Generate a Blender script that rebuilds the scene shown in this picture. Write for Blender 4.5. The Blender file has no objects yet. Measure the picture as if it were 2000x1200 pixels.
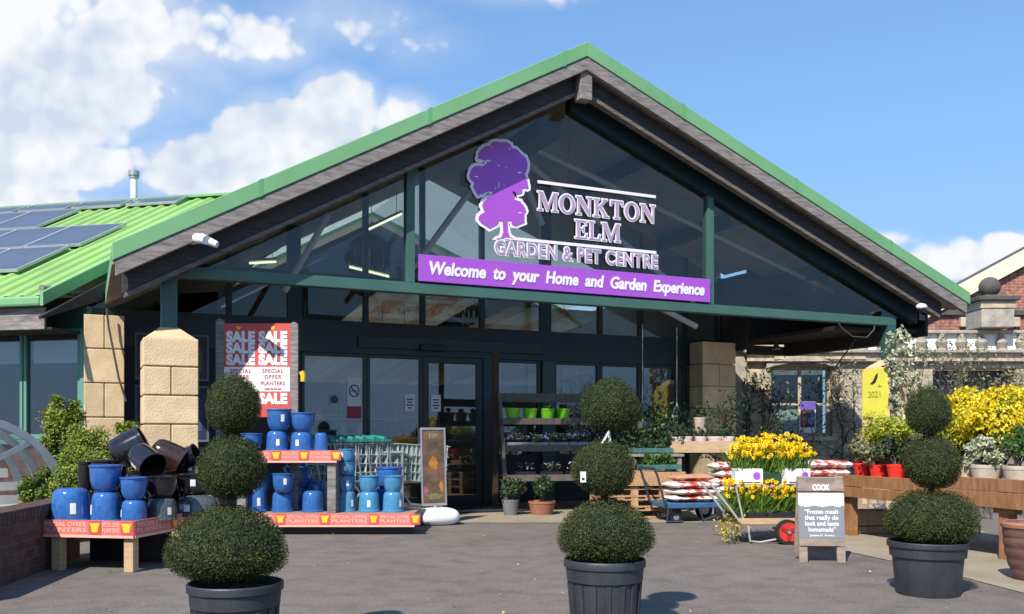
import bpy, math, random
import numpy as np
from mathutils import Matrix, Vector, Quaternion
R = math.radians
SC = bpy.context.scene
COL = SC.collection
rng = np.random.default_rng(7)
random.seed(7)

# ------------------------------------------------------------------ camera, sky, sun, exposure
H, HY, F = 1.15, 850.0, 1800.0
cam_d = bpy.data.cameras.new('camera'); cam = bpy.data.objects.new('camera', cam_d); COL.objects.link(cam)
cam.location = (0, 0, H); cam.rotation_euler = (R(90), 0, 0)
cam_d.sensor_width = 36; cam_d.lens = 36 * F / 2000; cam_d.shift_y = (HY - 600) / 2000
cam_d.clip_end = 3000; SC.camera = cam
SC.view_settings.view_transform = 'Standard'; SC.view_settings.look = 'None'
SC.view_settings.exposure = 0.55; SC.view_settings.gamma = 1.0
SC.render.resolution_x, SC.render.resolution_y = 1024, 614
SC.cycles.max_bounces = 5; SC.cycles.diffuse_bounces = 3; SC.cycles.glossy_bounces = 3; SC.cycles.transparent_max_bounces = 16
SC.cycles.caustics_reflective = False; SC.cycles.caustics_refractive = False

SUN_EL = 45.0; SUN_AZ = (0.43, 0.90)            # horizontal travel direction of the light
sl = bpy.data.lights.new('sun', 'SUN'); sun = bpy.data.objects.new('sun', sl); COL.objects.link(sun)
sl.energy = 4.4; sl.angle = R(0.5); sl.color = (1.0, 0.93, 0.83)
_d = Vector((SUN_AZ[0], SUN_AZ[1], 0)).normalized() * math.cos(R(SUN_EL)); _d.z = -math.sin(R(SUN_EL))
sun.rotation_euler = _d.to_track_quat('-Z', 'Y').to_euler()

world = bpy.data.worlds.new('World'); SC.world = world; world.use_nodes = True
def build_world():
    nt = world.node_tree; N = nt.nodes; L = nt.links
    N.clear()
    def mth(op, a, b=None, c=None, clamp=False):
        n = N.new('ShaderNodeMath'); n.operation = op; n.use_clamp = clamp
        for i, v in enumerate((a, b, c)):
            if v is None: continue
            if isinstance(v, (int, float)): n.inputs[i].default_value = v
            else: L.new(v, n.inputs[i])
        return n.outputs[0]
    sky = N.new('ShaderNodeTexSky'); sky.sky_type = 'NISHITA'; sky.sun_disc = False
    sky.sun_elevation = R(SUN_EL); sky.sun_rotation = math.atan2(-SUN_AZ[0], -SUN_AZ[1])
    sky.air_density = 1.0; sky.dust_density = 0.0; sky.ozone_density = 3.0; sky.air_density = 1.2
    hs = N.new('ShaderNodeHueSaturation'); hs.inputs['Saturation'].default_value = 1.12
    L.new(sky.outputs[0], hs.inputs['Color'])
    sc = N.new('ShaderNodeMix'); sc.data_type = 'RGBA'; sc.blend_type = 'MULTIPLY'; sc.inputs[0].default_value = 1
    L.new(hs.outputs[0], sc.inputs[6]); sc.inputs[7].default_value = (1.0, 1.06, 1.12, 1)
    geo = N.new('ShaderNodeTexCoord')
    sep = N.new('ShaderNodeSeparateXYZ'); L.new(geo.outputs['Generated'], sep.inputs[0])
    ay = mth('MAXIMUM', mth('ABSOLUTE', sep.outputs[1]), 0.08)
    gx = mth('DIVIDE', sep.outputs[0], ay); gz = mth('DIVIDE', sep.outputs[2], ay)
    cmb = N.new('ShaderNodeCombineXYZ'); L.new(gx, cmb.inputs[0]); L.new(gz, cmb.inputs[1])
    def noise(scale, detail, rough, off=(0, 0, 0), sc=(1, 1, 1)):
        mp = N.new('ShaderNodeMapping'); L.new(cmb.outputs[0], mp.inputs[0])
        mp.inputs['Location'].default_value = off; mp.inputs['Scale'].default_value = sc
        n = N.new('ShaderNodeTexNoise'); n.inputs['Scale'].default_value = scale
        n.inputs['Detail'].default_value = detail; n.inputs['Roughness'].default_value = rough
        L.new(mp.outputs[0], n.inputs['Vector']); return n.outputs['Fac']
    # cloud banks: centre and radii (degrees of the old picture plane), weight
    blobs = [(90, 150, 360, 170, 1.0), (250, 70, 210, 120, .95), (10, 40, 200, 120, .8), (300, 185, 130, 60, .6),
             (650, 225, 95, 95, 1.25), (540, 270, 140, 95, 1.2), (790, 250, 75, 75, 1.0), (420, 330, 210, 85, 1.1),
             (660, 330, 240, 90, 1.1), (110, 330, 240, 60, .95), (60, 400, 260, 60, .7), (500, 90, 190, 80, .50), (680, 40, 200, 80, .44), (830, 90, 140, 60, .36), (60, 260, 200, 90, .8),
             (1010, -10, 190, 34, .55), (1900, 520, 180, 50, .85), (1985, 490, 90, 36, 1.0), (1720, 470, 90, 30, .5), (1500, 640, 900, 60, .7)]
    acc = None
    for (px, py, rx, ry, w) in blobs:
        a = mth('MULTIPLY', mth('SUBTRACT', gx, (px - 1000) / F), F / rx)
        b = mth('MULTIPLY', mth('SUBTRACT', gz, (HY - py) / F), F / ry)
        d = mth('SQRT', mth('ADD', mth('MULTIPLY', a, a), mth('MULTIPLY', b, b)))
        v = mth('MULTIPLY', mth('SUBTRACT', 1.35, d), w)
        acc = v if acc is None else mth('MAXIMUM', acc, v)
    acc = mth('MINIMUM', acc, 0.95)
    front = mth('GREATER_THAN', sep.outputs[1], 0.0)
    acc = mth('ADD', mth('MULTIPLY', acc, front), mth('MULTIPLY', mth('SUBTRACT', 1.0, front), .12))
    def vor(scale, off):
        mp = N.new('ShaderNodeMapping'); mp.inputs['Location'].default_value = off
        wn = N.new('ShaderNodeTexNoise'); wn.inputs['Scale'].default_value = scale * .8; wn.inputs['Detail'].default_value = 3; L.new(cmb.outputs[0], wn.inputs['Vector'])
        ad = N.new('ShaderNodeMix'); ad.data_type = 'RGBA'; ad.blend_type = 'ADD'; ad.inputs[0].default_value = .9 / scale
        L.new(cmb.outputs[0], ad.inputs[6]); L.new(wn.outputs['Color'], ad.inputs[7]); L.new(ad.outputs[2], mp.inputs[0])
        v = N.new('ShaderNodeTexVoronoi'); v.feature = 'SMOOTH_F1'; v.inputs['Smoothness'].default_value = .35; v.inputs['Scale'].default_value = scale
        L.new(mp.outputs[0], v.inputs['Vector']); return mth('SUBTRACT', 1.0, v.outputs['Distance'])
    def billow(dx, dz):
        a = mth('MULTIPLY', noise(4.6, 14, .53, (3.1 + dx, 1.7 + dz, 0)), .62)
        return mth('ADD', mth('ADD', a, mth('MULTIPLY', vor(9, (dx, dz, 0)), .26)), mth('ADD', mth('MULTIPLY', vor(23, (dx + 4, dz, 0)), .14), mth('MULTIPLY', vor(52, (dx + 2, dz, 0)), .11)))
    n1 = billow(0, 0); n2 = billow(.016, -.024)
    n3 = noise(3.2, 6, .55, (9, 4, 2), (1, 1.8, 1))
    dens = mth('ADD', mth('MULTIPLY', acc, 0.85), mth('MULTIPLY', mth('SUBTRACT', n1, .665), 1.7))
    mr = N.new('ShaderNodeMapRange'); mr.interpolation_type = 'SMOOTHSTEP'
    mr.inputs['From Min'].default_value = .15; mr.inputs['From Max'].default_value = .40
    L.new(dens, mr.inputs['Value'])
    vl = N.new('ShaderNodeMapRange'); vl.interpolation_type = 'SMOOTHSTEP'; L.new(mth('ADD', acc, mth('MULTIPLY', mth('SUBTRACT', n3, .5), 1.2)), vl.inputs['Value'])
    vl.inputs['From Min'].default_value = .0; vl.inputs['From Max'].default_value = 1.1; vl.inputs['To Max'].default_value = .72
    alpha = mth('MAXIMUM', mth('MULTIPLY', mr.outputs[0], .96), vl.outputs[0])
    lit = mth('ADD', mth('MULTIPLY', mth('SUBTRACT', n1, n2), 4.2), mth('ADD', mth('MULTIPLY', mth('SUBTRACT', n3, .5), 1.7), .58), clamp=False)
    lit = mth('MULTIPLY', lit, 1.0, clamp=True)
    cc = N.new('ShaderNodeMix'); cc.data_type = 'RGBA'
    L.new(lit, cc.inputs[0]); cc.inputs[6].default_value = (3.9, 4.4, 5.2, 1); cc.inputs[7].default_value = (5.75, 5.8, 5.95, 1)
    mx = N.new('ShaderNodeMix'); mx.data_type = 'RGBA'
    hz = N.new('ShaderNodeMapRange'); hz.interpolation_type = 'SMOOTHSTEP'; L.new(sep.outputs[2], hz.inputs['Value'])
    hz.inputs['From Min'].default_value = -.02; hz.inputs['From Max'].default_value = .46; hz.inputs['To Min'].default_value = .92; hz.inputs['To Max'].default_value = .36
    hm = N.new('ShaderNodeMix'); hm.data_type = 'RGBA'; L.new(hz.outputs[0], hm.inputs[0]); L.new(sc.outputs[2], hm.inputs[6]); hm.inputs[7].default_value = (1.62, 2.95, 5.3, 1)
    L.new(alpha, mx.inputs[0]); L.new(hm.outputs[2], mx.inputs[6]); L.new(cc.outputs[2], mx.inputs[7])
    bg = N.new('ShaderNodeBackground'); bg.inputs['Strength'].default_value = 0.115
    L.new(mx.outputs[2], bg.inputs['Color'])
    out = N.new('ShaderNodeOutputWorld'); L.new(bg.outputs[0], out.inputs['Surface'])
build_world()
world.cycles.sampling_method = 'MANUAL'; world.cycles.sample_map_resolution = 256

# ------------------------------------------------------------------ helpers
def at(px, py, Y): return Vector(((px - 1000) / F * Y, Y, H + (HY - py) / F * Y))
def gy(py): return F * H / (py - HY)
def gnd(px, py): Y = gy(py); return Vector(((px - 1000) / F * Y, Y, 0))

MATS = {}
def mat(name, col, rough=.6, var=.12, nscale=6.0, bump=0.0, bscale=None, metal=0.0, spec=.5, stretch=(1, 1, 1), col2=None, coat=0.0, island=0.0, trans=0.0, detail=6):
    if name in MATS: return MATS[name]
    m = bpy.data.materials.new(name); m.use_nodes = True; MATS[name] = m
    N = m.node_tree.nodes; L = m.node_tree.links; b = N['Principled BSDF']
    b.inputs['Roughness'].default_value = rough; b.inputs['Metallic'].default_value = metal
    b.inputs['Specular IOR Level'].default_value = spec
    b.inputs['Coat Weight'].default_value = coat
    tc = N.new('ShaderNodeTexCoord'); mp = N.new('ShaderNodeMapping'); L.new(tc.outputs['Object'], mp.inputs[0])
    mp.inputs['Scale'].default_value = stretch
    nz = N.new('ShaderNodeTexNoise'); nz.inputs['Scale'].default_value = nscale; nz.inputs['Detail'].default_value = detail
    nz.inputs['Roughness'].default_value = .6; L.new(mp.outputs[0], nz.inputs['Vector'])
    cr = N.new('ShaderNodeValToRGB'); cr.color_ramp.elements[0].position = .3; cr.color_ramp.elements[1].position = .7
    c = col; c2 = col2
    if c2 is None:
        cr.color_ramp.elements[0].color = tuple(x * (1 - var) for x in c) + (1,)
        cr.color_ramp.elements[1].color = tuple(min(1, x * (1 + var)) for x in c) + (1,)
    else:
        cr.color_ramp.elements[0].color = c + (1,); cr.color_ramp.elements[1].color = c2 + (1,)
    L.new(nz.outputs['Fac'], cr.inputs[0]); last = cr.outputs[0]
    if island:
        g = N.new('ShaderNodeNewGeometry'); mr = N.new('ShaderNodeMapRange')
        mr.inputs['To Min'].default_value = 1 - island; mr.inputs['To Max'].default_value = 1 + island
        L.new(g.outputs['Random Per Island'], mr.inputs['Value'])
        mm = N.new('ShaderNodeMix'); mm.data_type = 'RGBA'; mm.blend_type = 'MULTIPLY'; mm.inputs[0].default_value = 1
        L.new(last, mm.inputs[6]); L.new(mr.outputs[0], mm.inputs[7]); last = mm.outputs[2]
    L.new(last, b.inputs['Base Color'])
    if bump:
        n2 = N.new('ShaderNodeTexNoise'); n2.inputs['Scale'].default_value = bscale or nscale * 4; n2.inputs['Detail'].default_value = 6
        L.new(mp.outputs[0], n2.inputs['Vector'])
        bp = N.new('ShaderNodeBump'); bp.inputs['Strength'].default_value = bump; bp.inputs['Distance'].default_value = .02
        L.new(n2.outputs['Fac'], bp.inputs['Height']); L.new(bp.outputs[0], b.inputs['Normal'])
    if trans:
        tr = N.new('ShaderNodeBsdfTranslucent'); L.new(last, tr.inputs['Color'])
        ms = N.new('ShaderNodeMixShader'); ms.inputs[0].default_value = trans
        L.new(b.outputs[0], ms.inputs[1]); L.new(tr.outputs[0], ms.inputs[2]); L.new(ms.outputs[0], N['Material Output'].inputs['Surface'])
    return m

def glass(name, tint=(.75, .82, .84), ior=1.5, rough=.0, wav=0.0):
    if name in MATS: return MATS[name]
    m = bpy.data.materials.new(name); m.use_nodes = True; MATS[name] = m
    N = m.node_tree.nodes; L = m.node_tree.links; N.remove(N['Principled BSDF'])
    t = N.new('ShaderNodeBsdfTransparent'); t.inputs[0].default_value = tint + (1,)
    g = N.new('ShaderNodeBsdfGlossy'); g.inputs['Roughness'].default_value = rough; g.inputs['Color'].default_value = (1, 1, 1, 1)
    fr = N.new('ShaderNodeFresnel'); gn = N.new('ShaderNodeNewGeometry'); mr = N.new('ShaderNodeMapRange')
    mr.inputs['To Min'].default_value = ior; mr.inputs['To Max'].default_value = 1 / ior          # same reflectance from both faces of the sheet
    L.new(gn.outputs['Backfacing'], mr.inputs['Value']); L.new(mr.outputs[0], fr.inputs['IOR'])
    if wav:
        tc = N.new('ShaderNodeTexCoord'); nz = N.new('ShaderNodeTexNoise'); nz.inputs['Scale'].default_value = 1.3; nz.inputs['Detail'].default_value = 1
        L.new(tc.outputs['Object'], nz.inputs['Vector'])
        bp = N.new('ShaderNodeBump'); bp.inputs['Strength'].default_value = wav; bp.inputs['Distance'].default_value = .05
        L.new(nz.outputs['Fac'], bp.inputs['Height']); L.new(bp.outputs[0], g.inputs['Normal'])
    ms = N.new('ShaderNodeMixShader'); L.new(fr.outputs[0], ms.inputs[0]); L.new(t.outputs[0], ms.inputs[1]); L.new(g.outputs[0], ms.inputs[2])
    L.new(ms.outputs[0], N['Material Output'].inputs['Surface'])
    return m

def emis(name, col, s):
    if name in MATS: return MATS[name]
    m = bpy.data.materials.new(name); m.use_nodes = True; MATS[name] = m
    b = m.node_tree.nodes['Principled BSDF']; b.inputs['Base Color'].default_value = col + (1,)
    b.inputs['Emission Color'].default_value = col + (1,); b.inputs['Emission Strength'].default_value = s
    return m

def brick_mat(name, c1, c2, mortar, scale=1.0, rot=(R(90), 0, 0), row=.075, width=.215):
    if name in MATS: return MATS[name]
    m = bpy.data.materials.new(name); m.use_nodes = True; MATS[name] = m
    N = m.node_tree.nodes; L = m.node_tree.links; b = N['Principled BSDF']; b.inputs['Roughness'].default_value = .85
    tc = N.new('ShaderNodeTexCoord'); sp = N.new('ShaderNodeSeparateXYZ'); L.new(tc.outputs['Object'], sp.inputs[0])
    cb = N.new('ShaderNodeCombineXYZ'); ad = N.new('ShaderNodeMath'); L.new(sp.outputs[0], ad.inputs[0]); L.new(sp.outputs[1], ad.inputs[1])
    L.new(ad.outputs[0], cb.inputs[0]); L.new(sp.outputs[2], cb.inputs[1])
    bt = N.new('ShaderNodeTexBrick'); L.new(cb.outputs[0], bt.inputs['Vector'])
    bt.inputs['Scale'].default_value = 1; bt.inputs['Brick Width'].default_value = width; bt.inputs['Row Height'].default_value = row
    bt.inputs['Mortar Size'].default_value = .006; bt.inputs['Color1'].default_value = c1 + (1,); bt.inputs['Color2'].default_value = c2 + (1,)
    bt.inputs['Mortar'].default_value = mortar + (1,); bt.inputs['Bias'].default_value = -.1
    nz = N.new('ShaderNodeTexNoise'); nz.inputs['Scale'].default_value = 9; nz.inputs['Detail'].default_value = 8; L.new(tc.outputs['Object'], nz.inputs['Vector'])
    mr = N.new('ShaderNodeMapRange'); mr.inputs['From Min'].default_value = .3; mr.inputs['From Max'].default_value = .7
    mr.inputs['To Min'].default_value = .6; mr.inputs['To Max'].default_value = 1.35; L.new(nz.outputs['Fac'], mr.inputs['Value'])
    mm = N.new('ShaderNodeMix'); mm.data_type = 'RGBA'; mm.blend_type = 'MULTIPLY'; mm.inputs[0].default_value = 1
    L.new(bt.outputs['Color'], mm.inputs[6]); L.new(mr.outputs[0], mm.inputs[7]); L.new(mm.outputs[2], b.inputs['Base Color'])
    bp = N.new('ShaderNodeBump'); bp.inputs['Strength'].default_value = .5; bp.inputs['Distance'].default_value = .01; bp.invert = True
    L.new(bt.outputs['Fac'], bp.inputs['Height']); L.new(bp.outputs[0], b.inputs['Normal'])
    return m

def tag(o, label=None, cat=None, group=None, kind=None):
    if label: o['label'] = label
    if cat: o['category'] = cat
    if group: o['group'] = group
    if kind: o['kind'] = kind
    return o

def thing(name, label, cat, loc=(0, 0, 0), rz=0, group=None):
    o = bpy.data.objects.new(name, None); COL.objects.link(o); o.empty_display_size = .1
    o.location = loc; o.rotation_euler = (0, 0, rz)
    return tag(o, label, cat, group)

def copy_tree(o, parent=None):
    c = o.copy(); COL.objects.link(c); c.parent = parent
    for ch in list(o.children): copy_tree(ch, c)
    return c

class MB:
    def __init__(s): s.v = []; s.f = []; s.mi = []; s.cur = 0; s.M = Matrix()
    def add(s, vs, fs, mi=None):
        b = len(s.v); s.v += [s.M @ Vector(p) for p in vs]; s.f += [tuple(i + b for i in f) for f in fs]
        s.mi += [s.cur if mi is None else mi] * len(fs); return s
    def box(s, x0, x1, y0, y1, z0, z1, mi=None):
        return s.add([(x0, y0, z0), (x1, y0, z0), (x1, y1, z0), (x0, y1, z0), (x0, y0, z1), (x1, y0, z1), (x1, y1, z1), (x0, y1, z1)],
              [(0, 3, 2, 1), (4, 5, 6, 7), (0, 1, 5, 4), (1, 2, 6, 5), (2, 3, 7, 6), (3, 0, 4, 7)], mi)
    def cbox(s, c, d, rz=0, mi=None):
        M0 = s.M; s.M = M0 @ Matrix.Translation(c) @ Matrix.Rotation(rz, 4, 'Z')
        s.box(-d[0] / 2, d[0] / 2, -d[1] / 2, d[1] / 2, -d[2] / 2, d[2] / 2, mi); s.M = M0; return s
    def beam(s, p0, p1, w, h, up=(0, 0, 1), mi=None):
        p0, p1 = Vector(p0), Vector(p1); d = (p1 - p0).normalized(); up = Vector(up)
        a = d.cross(up).normalized() * (w / 2); b = a.cross(d).normalized() * (h / 2)
        vs = [p0 - a - b, p0 + a - b, p0 + a + b, p0 - a + b, p1 - a - b, p1 + a - b, p1 + a + b, p1 - a + b]
        return s.add(vs, [(0, 1, 2, 3), (7, 6, 5, 4), (0, 4, 5, 1), (1, 5, 6, 2), (2, 6, 7, 3), (3, 7, 4, 0)], mi)
    def prism(s, pts, vec, mi=None):
        n = len(pts); vec = Vector(vec); p = [Vector(q) for q in pts]
        vs = p + [q + vec for q in p]
        return s.add(vs, [tuple(range(n))[::-1], tuple(range(n, 2 * n))] + [(i, (i + 1) % n, n + (i + 1) % n, n + i) for i in range(n)], mi)
    def tube(s, pts, r, seg=8, mi=None, r1=None):
        pts = [Vector(p) for p in pts]; n = len(pts); vs = []; fs = []
        for i, p in enumerate(pts):
            d = (pts[min(i + 1, n - 1)] - pts[max(i - 1, 0)]).normalized()
            u = d.cross(Vector((0, 0, 1)) if abs(d.z) < .95 else Vector((1, 0, 0))).normalized(); w = d.cross(u)
            rr = r if r1 is None else r + (r1 - r) * i / max(1, n - 1)
            vs += [p + (u * math.cos(2 * math.pi * k / seg) + w * math.sin(2 * math.pi * k / seg)) * rr for k in range(seg)]
        for i in range(n - 1):
            fs += [(i * seg + k, i * seg + (k + 1) % seg, (i + 1) * seg + (k + 1) % seg, (i + 1) * seg + k) for k in range(seg)]
        fs += [tuple(range(seg))[::-1], tuple(range((n - 1) * seg, n * seg))]
        return s.add(vs, fs, mi)
    def lathe(s, prof, seg=32, mi=None):
        n = len(prof); vs = []; fs = []
        for k in range(seg):
            a = 2 * math.pi * k / seg; vs += [(r * math.cos(a), r * math.sin(a), z) for r, z in prof]
        for k in range(seg):
            for i in range(n - 1):
                a, b = k * n + i, ((k + 1) % seg) * n + i
                fs.append((a, b, b + 1, a + 1))
        return s.add(vs, fs, mi)
    def ball(s, c, r, seg=16, mi=None):
        rx, ry, rz = (r, r, r) if isinstance(r, (int, float)) else r
        M0 = s.M; s.M = M0 @ Matrix.Translation(c) @ Matrix.Diagonal((rx, ry, rz, 1))
        s.lathe([(max(1e-4, math.sin(math.pi * i / (seg // 2))), -math.cos(math.pi * i / (seg // 2))) for i in range(seg // 2 + 1)], seg, mi); s.M = M0; return s
    def build(s, name, mats, parent=None, bevel=0, smooth=False, loc=None, rz=0, angle=35):
        me = bpy.data.meshes.new(name); me.from_pydata([tuple(p) for p in s.v], [], s.f)
        if not isinstance(mats, (list, tuple)): mats = [mats]
        for m in mats: me.materials.append(m)
        me.polygons.foreach_set('material_index', s.mi)
        if smooth:
            me.polygons.foreach_set('use_smooth', [True] * len(s.f)); me.set_sharp_from_angle(angle=R(angle))
        me.update()
        o = bpy.data.objects.new(name, me); COL.objects.link(o)
        if parent: o.parent = parent
        if loc is not None: o.location = loc
        if rz: o.rotation_euler = (0, 0, rz)
        if bevel:
            bv = o.modifiers.new('bevel', 'BEVEL'); bv.width = bevel; bv.segments = 2; bv.limit_method = 'ANGLE'; bv.angle_limit = R(40)
            bv.harden_normals = False
        return o

def npmesh(name, V, Fq, mats, mi=None, parent=None, loc=None, smooth=False):
    """big meshes of quads from numpy arrays"""
    me = bpy.data.meshes.new(name); nv, nf = len(V), len(Fq)
    me.vertices.add(nv); me.vertices.foreach_set('co', np.asarray(V, np.float32).ravel())
    me.loops.add(nf * 4); me.loops.foreach_set('vertex_index', np.asarray(Fq, np.int32).ravel())
    me.polygons.add(nf); me.polygons.foreach_set('loop_start', np.arange(0, nf * 4, 4, dtype=np.int32))
    for m in (mats if isinstance(mats, (list, tuple)) else [mats]): me.materials.append(m)
    if mi is not None: me.polygons.foreach_set('material_index', np.asarray(mi, np.int32))
    if smooth: me.polygons.foreach_set('use_smooth', np.ones(nf, bool))
    me.update(calc_edges=True); me.validate()
    o = bpy.data.objects.new(name, me); COL.objects.link(o)
    if parent: o.parent = parent
    if loc is not None: o.location = loc
    return o

def unit(v): return v / np.maximum(1e-9, np.linalg.norm(v, axis=-1, keepdims=True))
def leaves(P, Nn, size, aspect=.45, tilt=.7, droop=0.0):
    """rhombic leaves: P points, Nn outward normals, size lengths -> V, F"""
    n = len(P); size = np.broadcast_to(size, (n,)).reshape(-1, 1) * rng.uniform(.7, 1.3, (n, 1))
    nn = unit(Nn + rng.normal(0, tilt, (n, 3)))
    t = unit(np.cross(nn, rng.normal(0, 1, (n, 3)))); t[:, 2] -= droop; t = unit(t); b = unit(np.cross(nn, t))
    V = np.stack([P - t * size * .5, P + b * size * aspect * .5 + t * size * .05, P + t * size * .5, P - b * size * aspect * .5 + t * size * .05], 1).reshape(-1, 3)
    return V, np.arange(n * 4).reshape(-1, 4)
def blades(P, Dr, length, width):
    """upright thin leaves from points P along directions Dr"""
    n = len(P); length = np.broadcast_to(length, (n,)).reshape(-1, 1); d = unit(Dr); s = unit(np.cross(d, rng.normal(0, 1, (n, 3)))) * width
    V = np.stack([P - s, P + s, P + d * length * .7 + s * .8, P + d * length + np.array([0, 0, -.01])], 1).reshape(-1, 3)
    return V, np.arange(n * 4).reshape(-1, 4)
def catm(parts):
    Vs, Fs, Ms = [], [], []; b = 0
    for V, Fq, m in parts:
        Vs.append(V); Fs.append(np.asarray(Fq) + b); Ms.append(np.full(len(Fq), m)); b += len(V)
    return np.concatenate(Vs), np.concatenate(Fs), np.concatenate(Ms)
def sphere_grid(nu, nv, fn):
    """closed lumpy ball as quads; fn(dirs)->points"""
    th = np.linspace(0.02, math.pi - .02, nv); ph = np.linspace(0, 2 * math.pi, nu, endpoint=False)
    T, Pp = np.meshgrid(th, ph, indexing='ij'); D = np.stack([np.sin(T) * np.cos(Pp), np.sin(T) * np.sin(Pp), np.cos(T)], -1).reshape(-1, 3)
    Fq = []
    for i in range(nv - 1):
        for j in range(nu): Fq.append((i * nu + j, (i + 1) * nu + j, (i + 1) * nu + (j + 1) % nu, i * nu + (j + 1) % nu))
    return fn(D), np.array(Fq)
def rdirs(n): return unit(rng.normal(0, 1, (n, 3)))

def text(name, body, size, m, parent=None, loc=(0, 0, 0), rot=(R(90), 0, 0), align='CENTER', ext=.003, off=0.0, shear=0, space=1.0, wid=1.0, fit=None, lead=1.0):
    cu = bpy.data.curves.new(name, 'FONT'); cu.body = body; cu.size = size; cu.extrude = ext; cu.offset = off; cu.shear = shear
    cu.align_x = align; cu.align_y = 'CENTER'; cu.space_character = space; cu.space_line = lead; cu.resolution_u = 3
    o = bpy.data.objects.new(name, cu); COL.objects.link(o)
    bpy.context.view_layer.update()
    me = bpy.data.meshes.new_from_object(o.evaluated_get(bpy.context.evaluated_depsgraph_get()))
    COL.objects.unlink(o); bpy.data.objects.remove(o); bpy.data.curves.remove(cu)
    me.materials.clear(); me.materials.append(m); me.name = name
    if fit:
        xx = [v.co.x for v in me.vertices]; wid = fit / (max(xx) - min(xx))
    for v in me.vertices: v.co.x *= wid
    q = bpy.data.objects.new(name, me); COL.objects.link(q); q.parent = parent; q.location = loc; q.rotation_euler = rot
    return q
def grow(pts, d):
    n = len(pts); A = sum(pts[i][0] * pts[(i + 1) % n][1] - pts[(i + 1) % n][0] * pts[i][1] for i in range(n)); sg_ = 1 if A > 0 else -1; out = []
    for i in range(n):
        p0, p, p1 = Vector(pts[i - 1][:2]), Vector(pts[i][:2]), Vector(pts[(i + 1) % n][:2])
        a, b = (p - p0).normalized(), (p1 - p).normalized(); na, nb = Vector((a.y, -a.x)) * sg_, Vector((b.y, -b.x)) * sg_
        m_ = na + nb
        m_ = m_.normalized() if m_.length > .2 else na
        out.append(p + m_ * d / max(.6, m_.dot(na)))
    return [(q.x, q.y) for q in out]
def outline(name, polys, m, parent, loc, rot=(R(90), 0, 0), ext=.01, off=0.0, rz=None):
    if off:
        polys = [grow(p, -off if (i == 1 and len(polys) == 2) else off) for i, p in enumerate(polys)]; off = 0
    """filled 2-D outlines (list of closed point lists) as one flat raised shape"""
    cu = bpy.data.curves.new(name, 'CURVE'); cu.dimensions = '2D'; cu.fill_mode = 'BOTH'; cu.extrude = ext; cu.offset = off
    for pts in polys:
        sp = cu.splines.new('POLY'); sp.points.add(len(pts) - 1); sp.use_cyclic_u = True
        for i, p in enumerate(pts): sp.points[i].co = (p[0], p[1], 0, 1)
    o = bpy.data.objects.new(name, cu); COL.objects.link(o); bpy.context.view_layer.update()
    me = bpy.data.meshes.new_from_object(o.evaluated_get(bpy.context.evaluated_depsgraph_get()))
    COL.objects.unlink(o); bpy.data.objects.remove(o); bpy.data.curves.remove(cu)
    me.materials.clear(); me.materials.append(m); me.name = name
    q = bpy.data.objects.new(name, me); COL.objects.link(q); q.parent = parent; q.location = loc; q.rotation_euler = rot
    return q

# ------------------------------------------------------------------ materials
GREEN = mat('green_painted_metal', (.145, .345, .150), .5, .16, 1.1, col2=(.19, .42, .20), detail=9)
ROOFG = mat('green_sheet_roof', (.27, .46, .135), .5, .14, .9, stretch=(3, .6, 1))
STEEL = mat('dark_green_steel', (.030, .085, .078), .4, .15, 3)
STEEL2 = mat('sage_green_steel', (.048, .125, .100), .45, .12, 2)
FRAME = mat('black_green_frame', (.012, .022, .024), .35, .2, 3)
NAVY = mat('dark_navy_panel', (.008, .012, .022), .55, .2, 2)
TIMB = mat('weathered_grey_timber', (.11, .097, .09), .8, .35, 4, .4, 30, stretch=(1, 1, 7), col2=(.34, .305, .285), detail=10)
TIMD = mat('dark_stained_timber', (.020, .018, .020), .75, .3, 5, .3, 30, stretch=(1, 1, 8), col2=(.055, .050, .052))
SOFF = mat('dark_soffit_boards', (.028, .024, .022), .8, .3, 3, .2, 20)
SOFL = mat('grey_brown_soffit', (.34, .30, .27), .8, .2, 3)
CREAM = mat('cream_ceiling_board', (.62, .52, .40), .8, .1, 1)
STONE = mat('sandstone_block', (.57, .40, .225), .88, .14, 4, .35, 50, col2=(.75, .57, .345), island=.10, detail=10)
STONEG = mat('grey_weathered_stone', (.25, .225, .19), .9, .3, 5, .5, 35, col2=(.48, .43, .36))
STONEB = mat('buff_old_stone', (.34, .28, .20), .9, .3, 4, .4, 30, col2=(.60, .50, .36))
STONED = mat('dark_stone_cap', (.085, .078, .072), .85, .3, 6, .3, 40)
WHITE = mat('white_paint', (.80, .80, .78), .5, .05, 3)
WALLW = mat('white_render', (.78, .78, .75), .8, .08, 3)
GALV = mat('galvanised_steel', (.42, .43, .44), .4, .15, 10, metal=.6)
ALU = mat('grey_aluminium', (.26, .29, .33), .4, .1, 8, metal=.3)
WSTRUT = mat('white_steel_tube', (.55, .58, .58), .5, .1, 6)
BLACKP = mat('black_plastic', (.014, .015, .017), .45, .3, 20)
POTBLK = mat('charcoal_plastic_pot', (.020, .023, .028), .5, .25, 7, .1, 60, col2=(.045, .050, .058), stretch=(1, 1, .5))
GLASS = glass('clear_window_glass', (.80, .86, .86), 1.5, 0, .0)
GLASSD = glass('door_glass', (.80, .86, .87), 1.8, 0, .0)
GLASSG = glass('gable_glass', (.84, .87, .87), 1.42, 0, .0)
POLY = glass('clear_plastic_sheet', (.86, .88, .88), 1.35, .15)
TUBEL = emis('fluorescent_tube', (1.0, .90, .62), 1.6)
PURPLE = mat('purple_sign_face', (.36, .085, .56), .5, .03, 1)
PURPD = mat('purple_logo_face', (.38, .085, .55), .45, .05, 1)
LETTER = mat('white_lettering', (.82, .80, .84), .5, .03, 2)
LILAC = mat('lilac_lettering_face', (.42, .30, .46), .5, .05, 2)
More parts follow.
